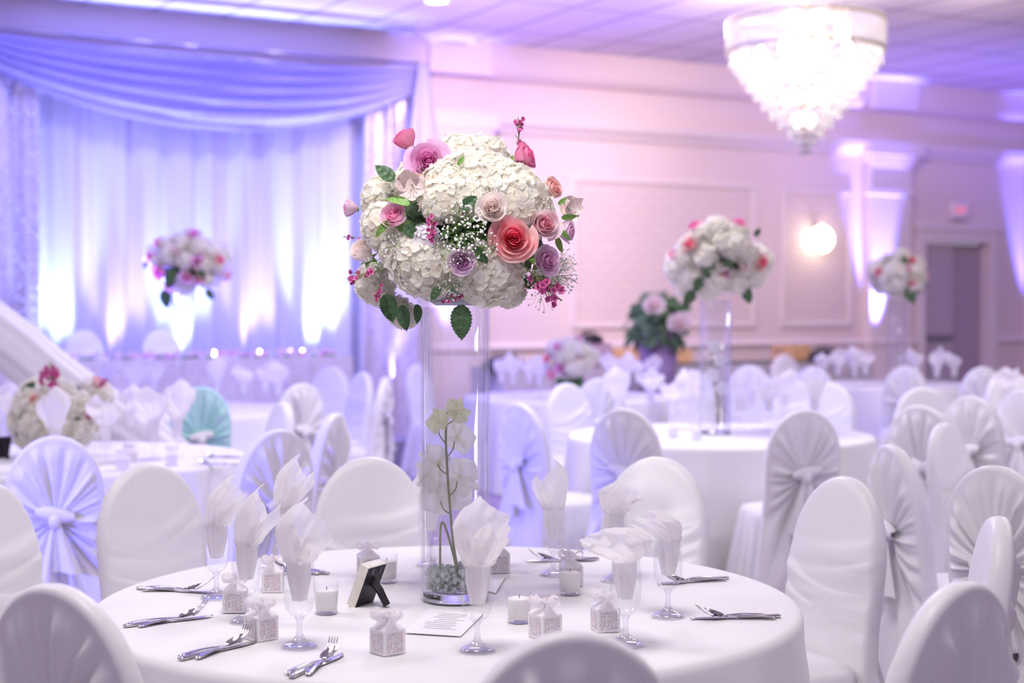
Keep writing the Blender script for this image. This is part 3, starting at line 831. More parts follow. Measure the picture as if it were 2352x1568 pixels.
def ribbon_mesh(seed):
    mb = MB(); rnd = random.Random(seed)
    for k in range(4):
        ang = k * 1.57 + rnd.uniform(-.4, .4); R = Matrix.Rotation(ang, 3, 'Z'); L = .042 if k % 2 else .034
        def fn(u, v):
            t = u; w = (v - .5) * .024 * (.35 + sin(pi * min(1, t * 1.1)) )
            x = L * sin(pi * t) * .95; z = .075 + .020 * sin(2 * pi * t) * .6 + .014 * t
            return R @ Vector((x, w + .006 * sin(t * 6 + k), z + .004 * sin(v * 9)))
        mb.grid(14, 6, fn)
    mb.ball((0, 0, .077), .006, 8, 6)
    return mb.data('ribbon', M['ribbon'])
RB = [ribbon_mesh(i) for i in (1, 2)]
def favor(px, py, label, rz=.2, s=1.0, group='favor boxes on the main table'):
    X = thing('favor_box', label, 'gift box', on(px, py, TOP), rz, group); X.scale = (s, s, s)
    obj('box', b_box, X); obj('lace_panel', b_lace, X); obj('lid', b_lid, X); obj('ribbon', RB[int(px) % 2], X)
favor(627, 1356, 'lavender-shaded lace favor box behind the left goblets', .1)
favor(540, 1402, 'lace favor box behind the second goblet from the left', .05)
favor(600, 1466, 'white lace favor box tied with tulle, left of the full-stem goblet', .75)
favor(890, 1498, 'white lace favor box in front of the menu card, left of centre', .7)
favor(846, 1318, 'favor box with a rounded ribbon behind the photo frame', .3)
favor(1147, 1312, 'small lace favor box at the back, right of the vase base', .1)
favor(1312, 1342, 'favor box directly behind the right-hand votive candle', .15)
favor(1252, 1462, 'favor box showing only its peaked lid above the front chair', .6)
favor(1390, 1446, 'lace favor box left of the goblet with the puffy napkin', .25)
G = 'favor boxes on the left table'
favor(283, 1078, 'blurred favor box nearest the plain chair on the left table', .3, 1.05, G)
favor(300, 1062, 'blurred favor box farther back on the left table', .6, 1.0, G)
favor(395, 1068, 'blurred favor box beside the goblets on the left table', .2, 1.0, G)
mb = MB(); mb.lathe([(.0255, .0), (.0275, .004), (.0315, .078), (.0305, .0785)], 32); v_g = mb.data('glass_cup', M['glass'])
mb = MB(); mb.lathe([(.0255, .010), (.0282, .056), (.026, .0585), (.0005, .058)], 28, cap0=True); v_w = mb.data('wax', M['wax'])
mb = MB(); mb.tube([(0, 0, .057), (.0008, 0, .067)], .0009, 6); v_k = mb.data('wick', M['wick'])
mb = MB(); mb.lathe([(.0005, .0005), (.026, .0005), (.027, .006), (.0005, .0085)], 28); v_b = mb.data('glass_base', M['stemglass'])
def votive(px, py, label, group='votive candles on the main table'):
    X = thing('votive_candle', label, 'candle', on(px, py, TOP), 0, group)
    obj('glass_cup', v_g, X); obj('glass_base', v_b, X); o = obj('wax', v_w, X); obj('wick', v_k, o)
votive(750, 1408, 'white votive candle in a glass cup right of the full-stem goblet')
votive(888, 1336, 'white votive candle in a glass cup behind the photo frame')
votive(1192, 1428, 'white votive candle in a glass cup nearest the front chair')
votive(1309, 1364, 'white votive candle in a glass cup in front of a favor box at right')
# photo frame seen from behind
X = thing('photo_frame', 'small cream photo frame on its black easel leg, seen from behind', 'frame', on(826, 1386, TOP), radians(-28))
T = Matrix.Rotation(radians(-22), 4, 'X')           # local: faces +Y, leans back toward -Y
T = Matrix.Rotation(radians(22), 4, 'X')
def part(name, boxes, m, bev=.0015):
    mb = MB()
    for c, d in boxes: mb.box(c, d)
    mb.v = [tuple(T @ Vector(p)) for p in mb.v]
    return mb.build(name, m, X, False, bevel=bev)
W_, H_, t_ = .085, .115, .026
part('frame', [((-W_ / 2 + .008, 0, H_ / 2), (.016, t_, H_)), ((W_ / 2 - .008, 0, H_ / 2), (.016, t_, H_)), ((0, 0, .008), (W_ - .032, t_, .016)), ((0, 0, H_ - .008), (W_ - .032, t_, .016))], M['cream'])
part('back_panel', [((0, -.0125, H_ / 2), (W_ - .004, .0035, H_ - .004))], M['black'], .0008)
part('glass_front', [((0, .006, H_ / 2), (W_ - .032, .002, H_ - .032))], M['darkgrey'], 0)
part('hook', [((-.018, -.0155, H_ - .014), (.004, .002, .016)), ((.018, -.0155, H_ - .014), (.004, .002, .016))], M['darkgrey'], 0)
p0 = T @ Vector((0, -.015, H_ * .62))
mb = MB(); mb.tube([p0 + Vector((0, .004, .004)), p0 + Vector((0, -.02, -.02)), Vector((0, p0.y - .042, .004))], [.013, .012, .011], 4)
X.rotation_euler = (0, 0, radians(62))
mb.build('easel_leg', M['black'], X, False)
# menu cards
def card(name, pix, label, lines):
    P = [on(x, y, TOP + .0015) for x, y in pix]
    c = sum(P, Vector()) / 4
    X = thing(name, label, 'card', c); mb = MB(); n = Vector((0, 0, .0012))
    mb.add([p - c for p in P] + [p - c + n for p in P], [(3, 2, 1, 0), (4, 5, 6, 7), (0, 1, 5, 4), (1, 2, 6, 5), (2, 3, 7, 6), (3, 0, 4, 7)])
    mb.build('sheet', M['paper'], X, False)
    mb = MB(); rnd = random.Random(3)
    for i in range(lines):
        v = .16 + .68 * i / lines
        for a0, a1 in ((.5 - rnd.uniform(.16, .34), .5 + rnd.uniform(.16, .34)),):
            def q(u, v): return (P[0] * (1 - u) + P[1] * u) * (1 - v) + (P[3] * (1 - u) + P[2] * u) * v - c + Vector((0, 0, .0017))
            mb.add([q(a0, 1 - v), q(a1, 1 - v), q(a1, 1 - v - .022), q(a0, 1 - v - .022)], [(0, 1, 2, 3)])
    if lines: mb.build('printed_lines', M['ink'], X, False)
card('menu_card', [(930, 1453), (1058, 1461), (1112, 1408), (985, 1398)], 'white printed menu card lying in front of the tall vase', 9)
card('menu_card', [(1100, 1352), (1138, 1362), (1160, 1326), (1118, 1320)], 'white card lying just right of the tall vase', 0)
# phone on the table beyond, black frame at the left edge
pp = on(487, 928, TOP); mb = MB(); mb.box((0, 0, .02), (.16, .09, .035)); o = mb.build('phone', M['black'], None, False, pp, bevel=.008); tag(o, 'small dark phone on the table behind the chair back with painted teal light', 'phone')
pp = on(4, 1052, TOP); X = thing('photo_frame', 'black photo frame cut off by the left edge, above the blue-lit chair', 'frame', pp, .9)
mb = MB(); mb.box((0, 0, .055), (.09, .016, .11), Matrix.Rotation(.25, 3, 'X')); mb.build('frame', M['black'], X, False, bevel=.002)
mb = MB(); mb.box((0, -.035, .05), (.02, .006, .105), Matrix.Rotation(-.35, 3, 'X')); mb.build('easel_leg', M['black'], X, False)
# stepped votives and boxes on table two
G = 'small items on the table under the second tall bouquet'
for i, (x, y) in enumerate(((1545, 1005), (1600, 1010), (1790, 1000))):
    votive(x, y, 'blurred votive candle on the table under the second tall bouquet, %s from the left' % ORD[i], G)
# ---------------------------------------------------------------- flowers
def rose_mesh(seed, opened=.6, n=19, nu=11, nv=8):
    rnd = random.Random(seed); mb = MB(); mb.cur = 0
    # tight spiral heart
    def heart(u, v):
        a = u * 5.2 * pi; r = (.04 + .22 * u) * (.85 + .15 * v + .10 * u * v ** 3)
        return (r * cos(a), r * sin(a), -.1 + (1.02 - .10 * u + .03 * sin(3 * a)) * v)
    mb.grid(76, 7, heart)
    for k in range(n):
        t = k / (n - 1); th = k * 2.39996 + rnd.uniform(-.2, .2)
        R = .26 + (.46 + .28 * opened) * t ** 1.05; Hh = .98 - (.10 + .26 * opened) * t; wid = 1.05 - .22 * t; curl = (.10 + .24 * opened) * t ** 1.4 * rnd.uniform(.5, 1.5)
        off = rnd.uniform(0, 9); mb.cur = 0 if t < .42 else 1
        def pet(u, v):
            p = u * 2 - 1
            h = Hh * (1 - .16 * p * p - .20 * abs(p) ** 4)
            z = -.45 + (h + .45) * v
            r = R * (.30 + .70 * sin(min(1, v * 1.15) * pi / 2)) * (1 - .10 * (1 - t) * v)
            r += curl * v ** 4 * (1 - .3 * p * p); z -= curl * .55 * v ** 5
            r += .05 * noise.noise(Vector((p * 2 + off, v * 2, off))) * (1 if v > .2 else 0) + .02 * p
            a = th + p * wid * (.55 + .55 * v ** .5)
            return (r * cos(a), r * sin(a), z)
        mb.grid(nu, nv, pet)
    return mb
def rose_data(key, seed, opened, hi=True):
    return (rose_mesh(seed, opened) if hi else rose_mesh(seed, opened, 12, 7, 5)).data('rose', RM[key])
mb = MB()
for i in range(5):
    a = i * 1.2566; R = Matrix.Rotation(a, 3, 'Z')
    def sep(u, v): return R @ Vector(((u - .5) * .5 * (1 - v) ** .7, .25 + .5 * v, -.45 - .25 * v + .1 * v * v))
    mb.grid(3, 5, sep)
CALYX = mb.data('calyx', M['leaf2'])
def floret(mb, c, n, s, rnd, np_=4, k=4, cup=.3):
    R = aim(n, rnd.uniform(0, 6.28)); c = Vector(c)
    for i in range(np_):
        a = 2 * pi * i / np_ + rnd.uniform(-.12, .12); ca, sa = cos(a), sin(a); w = rnd.uniform(.82, 1.05); cu = cup * rnd.uniform(.2, 1.6); ru = rnd.uniform(-.14, .14)
        def fn(u, v):
            q = u * 2 - 1; x = q * w * .62 * sin(pi * (.10 + .74 * v)) ** .75 ; y = .05 + .95 * v - .20 * q * q * v
            z = cu * (v * v * .6 + .35 * q * q * v) + ru * q
            return c + R @ (Vector((x * ca - y * sa, x * sa + y * ca, z)) * s)
        mb.grid(k, k, fn)
def hydrangea(seed, n=110, k=4, fs=.27, flat=.9):
    rnd = random.Random(seed); mb = MB()
    for i in range(n):
        z = 1 - 1.75 * (i + .5) / n; r = sqrt(max(0, 1 - z * z)); a = i * 2.39996
        nn = Vector((r * cos(a), r * sin(a), z)) + Vector((rnd.uniform(-.28, .28), rnd.uniform(-.28, .28), rnd.uniform(-.2, .28)))
        d = Vector((r * cos(a), r * sin(a), z * flat)) * rnd.uniform(.80, 1.0)
        floret(mb, d, nn, fs * rnd.uniform(.82, 1.15), rnd, 4, k)
    return mb
HY = [hydrangea(i, 190, 5, .21).data('hydrangea', M['hydrangea']) for i in (1, 2, 3)]
HYL = hydrangea(7, 90, 5, .24).data('hydrangea', M['hydrangea_lilac'])
HYlo = [hydrangea(i + 20, 55, 3, .36).data('hydrangea', M['hydrangea']) for i in (1, 2)]
mb = MB(); mb.ball((0, 0, -.02), .72, 14, 10, (1, 1, .88)); HCORE = mb.data('heart', M['hydrangea'])
def leaf_mesh(seed, L=1.0, W=.36, teeth=9, bend=.3):
    rnd = random.Random(seed); mb = MB(); n = max(teeth * 5, 14)
    def fn(u, v):
        q = u * 2 - 1; w = W * 2.7 * (v + .004) ** .6 * max(0, 1 - v) ** .85
        saw = ((v * teeth) % 1.0); w *= 1 + (.20 * (1 - saw) if teeth and .06 < v < .95 else 0)
        if v > .999: w = 0
        y = L * v - (.04 * abs(q)) * (1 if v < .99 else 0)
        ve = .02 * sin(v * 22 - abs(q) * 5) * (1 - abs(q))
        return (q * w, y, -bend * v * v + .16 * abs(q) * w + ve - .03 * (1 - abs(q)) ** 4)
    mb.grid(9, n + 1, fn); return mb
LF = [leaf_mesh(1, 1, .27, 10, .10).data('leaf', M['leaf']), leaf_mesh(2, 1, .20, 0, .45).data('leaf', M['leaf2']), leaf_mesh(3, 1, .27, 9, .1).data('leaf', M['leaf'])]
def baby_mesh(seed, n=90, R=1.0):
    rnd = random.Random(seed); mb = MB(); bl = MB()
    for i in range(n):
        a = rnd.uniform(0, 6.28); r = R * sqrt(rnd.random()); z = rnd.uniform(-.15, .28)
        p = Vector((r * cos(a), r * sin(a), z)); b = Vector((p.x * .35, p.y * .35, -.6)); m = p * .7 + Vector((rnd.uniform(-.1, .1), rnd.uniform(-.1, .1), -.12))
        mb.tube([b, m, p], .008, 3, False)
        for q in range(rnd.choice((1, 1, 2))):
            bl.ball(p + Vector((rnd.uniform(-.06, .06), rnd.uniform(-.06, .06), rnd.uniform(0, .06))) * (q > 0), rnd.uniform(.03, .062), 7, 5, (1, 1, .8))
    return mb, bl
def wax_mesh(seed, n=14):
    rnd = random.Random(seed); st = MB(); fl = MB(); ey = MB()
    for i in range(n):
        y = rnd.uniform(.1, 1.0); x = rnd.uniform(-.22, .22) * (.4 + y * .6); z = rnd.uniform(-.05, .2)
        p = Vector((x, y, z)); st.tube([Vector((0, y * .55, 0)), p * .8 + Vector((0, .1 * y, 0)), p], .012, 3, False)
        nn = Vector((x, .2, 1)) + Vector((rnd.uniform(-.6, .6), rnd.uniform(-.6, .6), 0))
        floret(fl, p, nn, .095, rnd, 5, 3, .5); ey.ball(p + nn.normalized() * .012, .034, 7, 5)
    st.tube([(0, -.3, -.1), (0, .3, 0), (.03, .7, .02), (0, 1.05, .05)], .018, 4)
    for i in range(10):
        y = rnd.uniform(0, 1.15); s = rnd.choice((-1, 1)); st.tube([(0, y, .02), (s * .12, y + .16, .05)], [.012, .004], 3, False)
    return st, fl, ey
def set_flower(name, me, parent, c, n, s, roll=0.0):
    o = obj(name, me, parent); R = aim(n, roll).to_4x4()
    o.matrix_local = Matrix.Translation(c) @ R @ Matrix.Diagonal((s, s, s, 1)); return o
# ---- the main bouquet
BC = at(1062, 535, 3.95)                       # its centre
BR = Vector((.275, .275, .215))
X = thing('bouquet', 'large in-focus bouquet of white hydrangeas and pink roses on the tall central vase', 'bouquet', BC)
bq = X
def site(px, py, push=0.0, k=1.0):
    r = at(px, py, 3.95) - BC; e = (r.x / BR.x) ** 2 + (r.z / BR.z) ** 2
    y = -BR.y * sqrt(max(0.0, 1 - e)) * k
    Y = 3.95 + y + push; p = at(px, py, Y) - BC
    n = Vector((r.x / BR.x ** 2, y / BR.y ** 2, r.z / BR.z ** 2)).normalized() if e < 1 else Vector((r.x, -.05, r.z)).normalized()
    return p, n
PX = 3.75 / F
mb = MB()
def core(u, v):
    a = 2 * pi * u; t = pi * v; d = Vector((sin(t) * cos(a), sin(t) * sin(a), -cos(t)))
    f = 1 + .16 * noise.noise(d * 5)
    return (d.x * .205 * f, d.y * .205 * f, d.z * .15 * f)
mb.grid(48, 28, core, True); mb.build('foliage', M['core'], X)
rnd = random.Random(77); mb = MB(); lm = leaf_mesh(5, 1, .3, 0, .3)
for i in range(260):
    z = rnd.uniform(-.9, .95); a = rnd.uniform(0, 6.28); r = sqrt(1 - z * z); d = Vector((r * cos(a), r * sin(a), z))
    p = Vector((d.x * .20, d.y * .20, d.z * .145)); nn = (d + Vector((rnd.uniform(-.8, .8), rnd.uniform(-.8, .8), rnd.uniform(-.8, .8)))).normalized()
    s = rnd.uniform(.045, .08)
    R = aim(nn, rnd.uniform(0, 6.28))
    mb.add([p + R @ (Vector(q) * s) for q in ((0, 0, 0), (.28, .35, .06), (.2, .75, .0), (0, 1.05, -.12), (-.2, .75, 0), (-.28, .35, .06), (0, .4, -.02))], [(0, 1, 6), (1, 2, 6), (2, 3, 6), (3, 4, 6), (4, 5, 6), (5, 0, 6)])
o = mb.build('filler_leaves', M['leaf'], X); o['kind'] = 'stuff'
rnd = random.Random(5)
HL = [(1085, 372, 92, .01), (1045, 330, 62, .03), (1198, 425, 90, .0), (1120, 330, 66, .08), (856, 435, 58, .0), (852, 515, 56, .0), (945, 395, 66, .05), (1012, 438, 58, -.01), (955, 632, 84, -.01),
      (1132, 662, 84, -.01), (838, 665, 56, .06), (912, 735, 44, .06), (1240, 470, 62, .02), (890, 580, 44, .03), (1020, 395, 60, .0), (1085, 430, 56, .0), (1270, 640, 40, .07), (1180, 690, 40, .05), (1150, 380, 60, -.01)]
for i, (x, y, r, push) in enumerate(HL):
    p, n = site(x, y, push); p = p - n * (r * PX * .55)
    o = set_flower('hydrangea', HY[i % 3], X, p, n, r * PX, rnd.uniform(0, 6)); set_flower('heart', HCORE, o, (0, 0, 0), (0, 0, 1), 1)
p, n = site(968, 552, .0); o = set_flower('hydrangea', HYL, X, p - n * .03, n, 36 * PX); o['label'] = 'small lilac-tinted hydrangea'
RL = [(985, 370, 47, 'orchid pink', 1, (.05, -1, .2)), (930, 320, 36, 'hot pink', .3, (-.5, -.1, .8)), (1207, 360, 36, 'hot pink', .5, (.75, -.3, .35)), (1267, 434, 33, 'peach', .4, (.7, -.55, .3)), (1131, 478, 38, 'blush', .6, (0, -1, .15)),
      (1181, 550, 51, 'coral', .9, (.05, -1, .1)), (1250, 516, 41, 'light pink', .5, (.35, -.85, .15)), (1302, 532, 32, 'mauve', .5, (.9, -.3, -.05)), (1254, 600, 38, 'mauve', .6, (.6, -.75, .1)), (1061, 602, 38, 'lavender', .3, (.05, -.95, -.1)),
      (908, 497, 40, 'pink', .25, (-.25, -.8, .35)), (834, 577, 38, 'blush', .2, (-.35, -.5, .5)), (804, 478, 26, 'mauve', .4, (-.95, -.2, .1))]
for i, (x, y, r, c, op, n) in enumerate(RL):
    p, nn = site(x, y, .0); n = Vector(n).normalized()
    p = p - n * (r * PX * .35) + Vector((0, -.022, 0))
    o = set_flower('rose', rose_data(c, i + 3, op), X, p, n, r * PX * .93, i * 1.1); o['label'] = c + ' rose'
    obj('calyx', CALYX, o)
# a green bud pair, leaves
def leafat(px, py, tx, ty, k, L, push=0.0, tilt=-.5, lab=None):
    p, n = site(px, py, push); q = at(tx, ty, 3.95) - at(px, py, 3.95)
    y = q.normalized(); f = Vector((0, -1, 0)) + Vector((0, 0, .1)); x = y.cross(f).normalized(); z = x.cross(y).normalized()
    R = Matrix((x, y, z)).transposed()
    R = R @ Matrix.Rotation(tilt, 3, 'Y')
    o = obj('leaf', LF[k], X); s = L if L else q.length
    o.matrix_local = Matrix.Translation(p + Vector((0, -.012, 0))) @ R.to_4x4() @ Matrix.Diagonal((s, s, s, 1))
    if lab: o['label'] = lab
    return o
leafat(905, 415, 856, 372, 2, .062, .0, .3); leafat(940, 470, 868, 432, 1, .06, -.02, .5, 'bright green leaf'); leafat(935, 462, 885, 462, 1, .05, -.02, -.5, 'bright green leaf')
leafat(893, 510, 858, 540, 1, .05, -.03, .2, 'bright green leaf'); leafat(886, 678, 905, 742, 0, .075, -.02, -.2); leafat(925, 702, 932, 762, 0, .068, -.03, .5); leafat(958, 700, 962, 745, 0, .05, -.02, -.8)
leafat(1060, 702, 1060, 782, 0, .088, -.03, .1, 'dark serrated leaf hanging over the vase rim'); leafat(1282, 470, 1300, 456, 1, .03, -.02, .2); leafat(1290, 500, 1326, 500, 1, .042, 0, .4); leafat(1284, 530, 1310, 545, 1, .038, -.01, -.3)
leafat(1280, 545, 1286, 578, 1, .042, -.02, .3); leafat(1225, 640, 1265, 655, 0, .055, -.01, .2); leafat(1240, 650, 1280, 668, 0, .05, .0, -.4); leafat(1010, 660, 990, 690, 2, .04, -.02, .3); leafat(1060, 480, 1095, 452, 2, .05, .0, .2)
leafat(930, 520, 960, 545, 2, .05, -.0, .2); leafat(1090, 570, 1120, 605, 2, .05, .02, .2); leafat(1052, 380, 1066, 362, 1, .03, -.03, .3)
def spray(px, py, r, seed, n, dirn=None, push=0.0):
    p, nn = site(px, py, push); st, bl = baby_mesh(seed, n)
    R = aim(Vector(dirn) if dirn else nn, seed).to_4x4(); Mx = Matrix.Translation(p) @ R @ Matrix.Diagonal((r * PX,) * 3 + (1,))
    o = bl.build('gypsophila', M['baby'], X); o.matrix_local = Mx; o['kind'] = 'stuff'; o['label'] = "spray of baby's breath"
    s = st.build('stems', M['leaf2'], o); s['kind'] = 'stuff'
for a in ((1060, 520, 58, 1, 90), (1095, 565, 46, 2, 60), (1030, 575, 40, 3, 45), (1292, 632, 44, 4, 110, (.5, -.8, 0)), (1040, 665, 36, 5, 45), (1215, 640, 34, 6, 45), (1300, 600, 30, 7, 60, (.6, -.7, .2)), (1250, 690, 40, 8, 25, (.2, -.8, -.5)), (905, 560, 34, 9, 36), (860, 610, 30, 10, 30)):
    spray(*a, push=-.03) if len(a) == 5 else spray(*a[:5], dirn=a[5], push=-.02)
def wax(px, py, tx, ty, L, seed, n, push=-.04):
    p, nn = site(px, py, push); q = (at(tx, ty, 3.95) - at(px, py, 3.95)).normalized(); f = Vector((0, -1, .1)); x = q.cross(f).normalized(); z = x.cross(q).normalized()
    Mx = Matrix.Translation(p) @ Matrix((x, q, z)).transposed().to_4x4() @ Matrix.Diagonal((L, L, L, 1))
    st, fl, ey = wax_mesh(seed, n)
    o = fl.build('waxflower', M['waxpink'], X); o.matrix_local = Mx; o['label'] = 'magenta waxflower sprig'
    st.build('twig', M['stem'], o); e = ey.build('flower_eye', M['waxdeep'], o)
wax(985, 490, 1000, 548, .068, 1, 20); wax(1215, 620, 1300, 700, .105, 2, 20); wax(868, 622, 806, 640, .075, 3, 14, -.03); wax(870, 640, 872, 680, .055, 4, 12); wax(1010, 690, 1058, 680, .06, 5, 10); wax(1192, 340, 1190, 288, .075, 6, 10, .02)
wax(1240, 650, 1205, 660, .05, 8, 9); wax(830, 545, 800, 545, .045, 9, 5, .02)
# alstroemeria
for k_, (x, y, r, n) in enumerate(((948, 425, 36, (-.2, -1, -.1)), (1303, 482, 34, (.7, -.6, .2)))):
    rr = random.Random(k_); mb = MB(); floret(mb, (0, 0, 0), (0, 0, 1), 1, rr, 6, 6, .8); p, nn = site(x, y, -.03)
    o = set_flower('alstroemeria', mb.data('alstroemeria', tint(mat('alstroemeria_petal', (.9, .7, .65), .5), (.88, .45, .42), (.95, .86, .82), 9, .3, .5)), X, p, n, r * PX)
    mb = MB()
    for i in range(6): mb.tube([(0, 0, 0), (.15 * cos(i), .15 * sin(i), .4), (.3 * cos(i), .3 * sin(i), .7)], .02, 4)
    mb.build('stamens', M['cream'], o)
mb = MB(); vz = 1.512 - BC.z; vx = -.147 - BC.x
mb.lathe([(.001, .0), (.05, .0), (.085, .02), (.10, .05), (.09, .055), (.001, .05)], 32, (vx, 0, vz + .002)); mb.build('foam_dish', M['dish'], X)
# ---- the tall cylinder vase
VP = Vector((-.147, 3.94, TZ + .002))
V = thing('glass_vase', 'tall clear cylinder vase holding an orchid on the main table', 'vase', VP)
mb = MB(); vr, vh = .0905, .758
mb.lathe([(vr - .004, 0), (vr, .003), (vr, vh - .002), (vr - .002, vh), (vr - .005, vh - .002), (vr - .0055, .022), (.0005, .022)], 72); mb.build('cylinder', M['vaseglass'], V)
mb = MB(); mb.lathe([(.0005, .0008), (vr - .006, .0008), (vr - .0065, .021), (.0005, .021)], 48); mb.build('base', M['solidglass'], V)
rnd = random.Random(8); mb = MB()
for i in range(420):
    a = rnd.uniform(0, 6.28); r = (vr - .016) * sqrt(rnd.random()); mb.ball((r * cos(a), r * sin(a), .031 + rnd.uniform(0, .05)), rnd.uniform(.005, .0085), 8, 6)
o = mb.build('gel_beads', M['gel'], None, True, VP); tag(o, 'pale green gel beads filling the bottom of the tall vase', 'beads', None, 'stuff')
# ---- orchid inside
O = thing('orchid_stem', 'white orchid stem standing inside the tall glass vase', 'orchid', VP + Vector((0, 0, .05)))
def vp(px, py, dy=0.0): return at(px, py, 3.94 + dy) - VP - Vector((0, 0, .05))
mb = MB()
def smooth(pts, n=6):
    out = []
    for i in range(len(pts) - 1):
        a = pts[max(i - 1, 0)]; b = pts[i]; c = pts[i + 1]; d = pts[min(i + 2, len(pts) - 1)]
        for k_ in range(n):
            t = k_ / n; out.append(.5 * ((2 * b) + (c - a) * t + (2 * a - 5 * b + 4 * c - d) * t * t + (3 * b - a - 3 * c + d) * t ** 3))
    out.append(pts[-1]); return out
fy = -.035
main = [vp(1060, 1345, fy), vp(1043, 1260, fy), vp(1034, 1170, fy), vp(1028, 1090, fy), vp(1024, 1010, fy), vp(1026, 965, fy), vp(1030, 935, fy)]
mb.tube(smooth(main), .0032, 8)
mb.tube(smooth([vp(1011, 1322, fy), vp(1011, 1260, fy), vp(1012, 1212, fy), vp(1018, 1200, fy), vp(1030, 1232, fy), vp(1045, 1290, fy), vp(1054, 1342, fy)]), .0030, 8)
for pts in ([(1023, 1018), (1010, 1000), (1008, 985)], [(1028, 1048), (1040, 1032), (1044, 1012)], [(1027, 1090), (1012, 1078), (1006, 1066)], [(1032, 1138), (1046, 1124), (1050, 1104)], [(1034, 1180), (1018, 1168), (1012, 1150)], [(1026, 975), (1040, 966), (1050, 950)]):
    mb.tube(smooth([vp(x, y, fy) for x, y in pts], 4), .0018, 6)
mb.build('stem', M['stem'], O)
def orchid(px, py, dy, s, n, roll, m, seed):
    rr = random.Random(seed); mb = MB(); R = aim(n, roll)
    for i, (w, L) in enumerate(((.5, 1), (.95, 1.0), (.5, .95), (.5, .95), (.95, 1.0))):
        a = 2 * pi * i / 5; ca, sa = cos(a), sin(a)
        def fn(u, v):
            q = u * 2 - 1; x = q * w * .75 * sin(pi * (.06 + .86 * v)) ** .8; y = .05 + L * v; z = .22 * v * v - .18 * q * q * v + .05 * sin(4 * q + seed)
            return (x * ca - y * sa, x * sa + y * ca, z)
        mb.grid(7, 8, fn)
    o = set_flower('orchid_bloom', mb.data('orchid_bloom', m), O, vp(px, py, dy), n, s, roll)
    mb = MB(); mb.ball((0, -.14, .16), .15, 10, 8, (1, .9, 1.4)); mb.ball((.14, -.04, .14), .10, 8, 6); mb.ball((-.14, -.04, .14), .10, 8, 6); mb.build('lip', M['orchidlip'], o)
orchid(1006, 968, -.03, 0.0338, (-.5, -.7, .2), .5, M['orchidgreen'], 1); orchid(1052, 943, -.03, 0.0351, (.5, -.7, .4), 2.0, M['orchidgreen'], 2)
orchid(1050, 1003, .0, 0.0494, (.4, .6, .2), .3, M['orchid'], 3); orchid(1004, 1062, .0, 0.0520, (-.4, -.6, -.2), 1.1, M['orchid'], 4)
orchid(1058, 1095, .01, 0.0520, (.4, .7, .1), 2.1, M['orchid'], 5); orchid(1004, 1132, .005, 0.0572, (-.5, .5, -.2), 2.9, M['orchid'], 6); orchid(1040, 1130, .03, 0.0520, (.1, .9, -.3), .9, M['orchid'], 7); orchid(985, 1085, .02, 0.0468, (-.7, .5, .1), .2, M['orchid'], 8)

# ---- blurred bouquets farther back
def back_bouquet(label, cx, cy, Y, rx, rz, hl, rl, dark, foam=True):
    c = at(cx, cy, Y); X = thing('bouquet', label, 'bouquet', c); s = Y / F
    def st(px, py):
        r = at(px, py, Y) - c; e = min(.97, (r.x / rx) ** 2 + (r.z / rz) ** 2); y = -rx * sqrt(1 - e)
        return Vector((r.x, y * .8, r.z)), Vector((r.x / rx ** 2, y / rx ** 2, r.z / rz ** 2)).normalized()
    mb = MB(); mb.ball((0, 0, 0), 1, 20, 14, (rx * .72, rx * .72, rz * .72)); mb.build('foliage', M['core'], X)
    for i, (x, y, r) in enumerate(hl):
        p, n = st(x, y); r *= s * .88; o = set_flower('hydrangea', HYlo[i % 2], X, p - n * r * .5, n, r, i); set_flower('heart', HCORE, o, (0, 0, 0), (0, 0, 1), 1)
    for i, (x, y, r, k_) in enumerate(rl):
        p, n = st(x, y); r *= s; o = set_flower('rose', RLO[k_], X, p - n * r * .1, n, r, i); o['label'] = k_ + ' rose'
    for i, (x, y, tx, ty) in enumerate(dark):
        p, n = st(x, y); q = at(tx, ty, Y) - at(x, y, Y); yv = q.normalized(); xv = yv.cross(Vector((0, -1, .1))).normalized(); zv = xv.cross(yv)
        o = obj('leaf', LF[(0, 2)[i % 2]], X); o.matrix_local = Matrix.Translation(p) @ Matrix((xv, yv, zv)).transposed().to_4x4() @ Matrix.Diagonal((q.length * 1.3,) * 3 + (1,))
    # far side filled too
    rnd = random.Random(int(cx))
    for i in range(9):
        a = pi * (i + .5) / 9; z = rnd.uniform(-.5, .7); q = sqrt(1 - z * z); d = Vector((q * cos(a), q * sin(a), z)); p = Vector((d.x * rx * .8, d.y * rx * .8, d.z * rz * .8))
        o = set_flower('hydrangea', HYlo[i % 2], X, p, d, rx * .34, i); set_flower('heart', HCORE, o, (0, 0, 0), (0, 0, 1), 1)
    return X, c
RLO = {k_: rose_data(k_, 40 + i, .6, False) for i, k_ in enumerate(('hot pink', 'pink', 'coral', 'blush', 'peach', 'orchid pink', 'light pink'))}
B2, c2 = back_bouquet('blurred bouquet of white hydrangeas with one coral rose on the second tall vase', 1652, 596, 9.1, .30, .265,
  [(1640, 515, 34), (1605, 590, 36), (1570, 560, 30), (1680, 560, 42), (1715, 590, 36), (1640, 650, 42), (1735, 640, 36), (1575, 640, 34), (1560, 600, 28), (1600, 535, 30), (1690, 530, 30), (1690, 655, 34), (1650, 555, 30), (1565, 670, 26), (1615, 675, 30)],
  [(1592, 525, 16, 'hot pink'), (1580, 566, 20, 'coral'), (1733, 604, 21, 'coral'), (1652, 630, 15, 'pink'), (1688, 520, 17, 'hot pink'), (1545, 585, 17, 'light pink'), (1695, 615, 18, 'blush')],
  [(1610, 600, 1625, 640), (1665, 600, 1650, 625), (1700, 660, 1712, 690), (1590, 670, 1570, 695), (1612, 548, 1600, 560), (1725, 545, 1735, 530), (1600, 640, 1590, 665)])
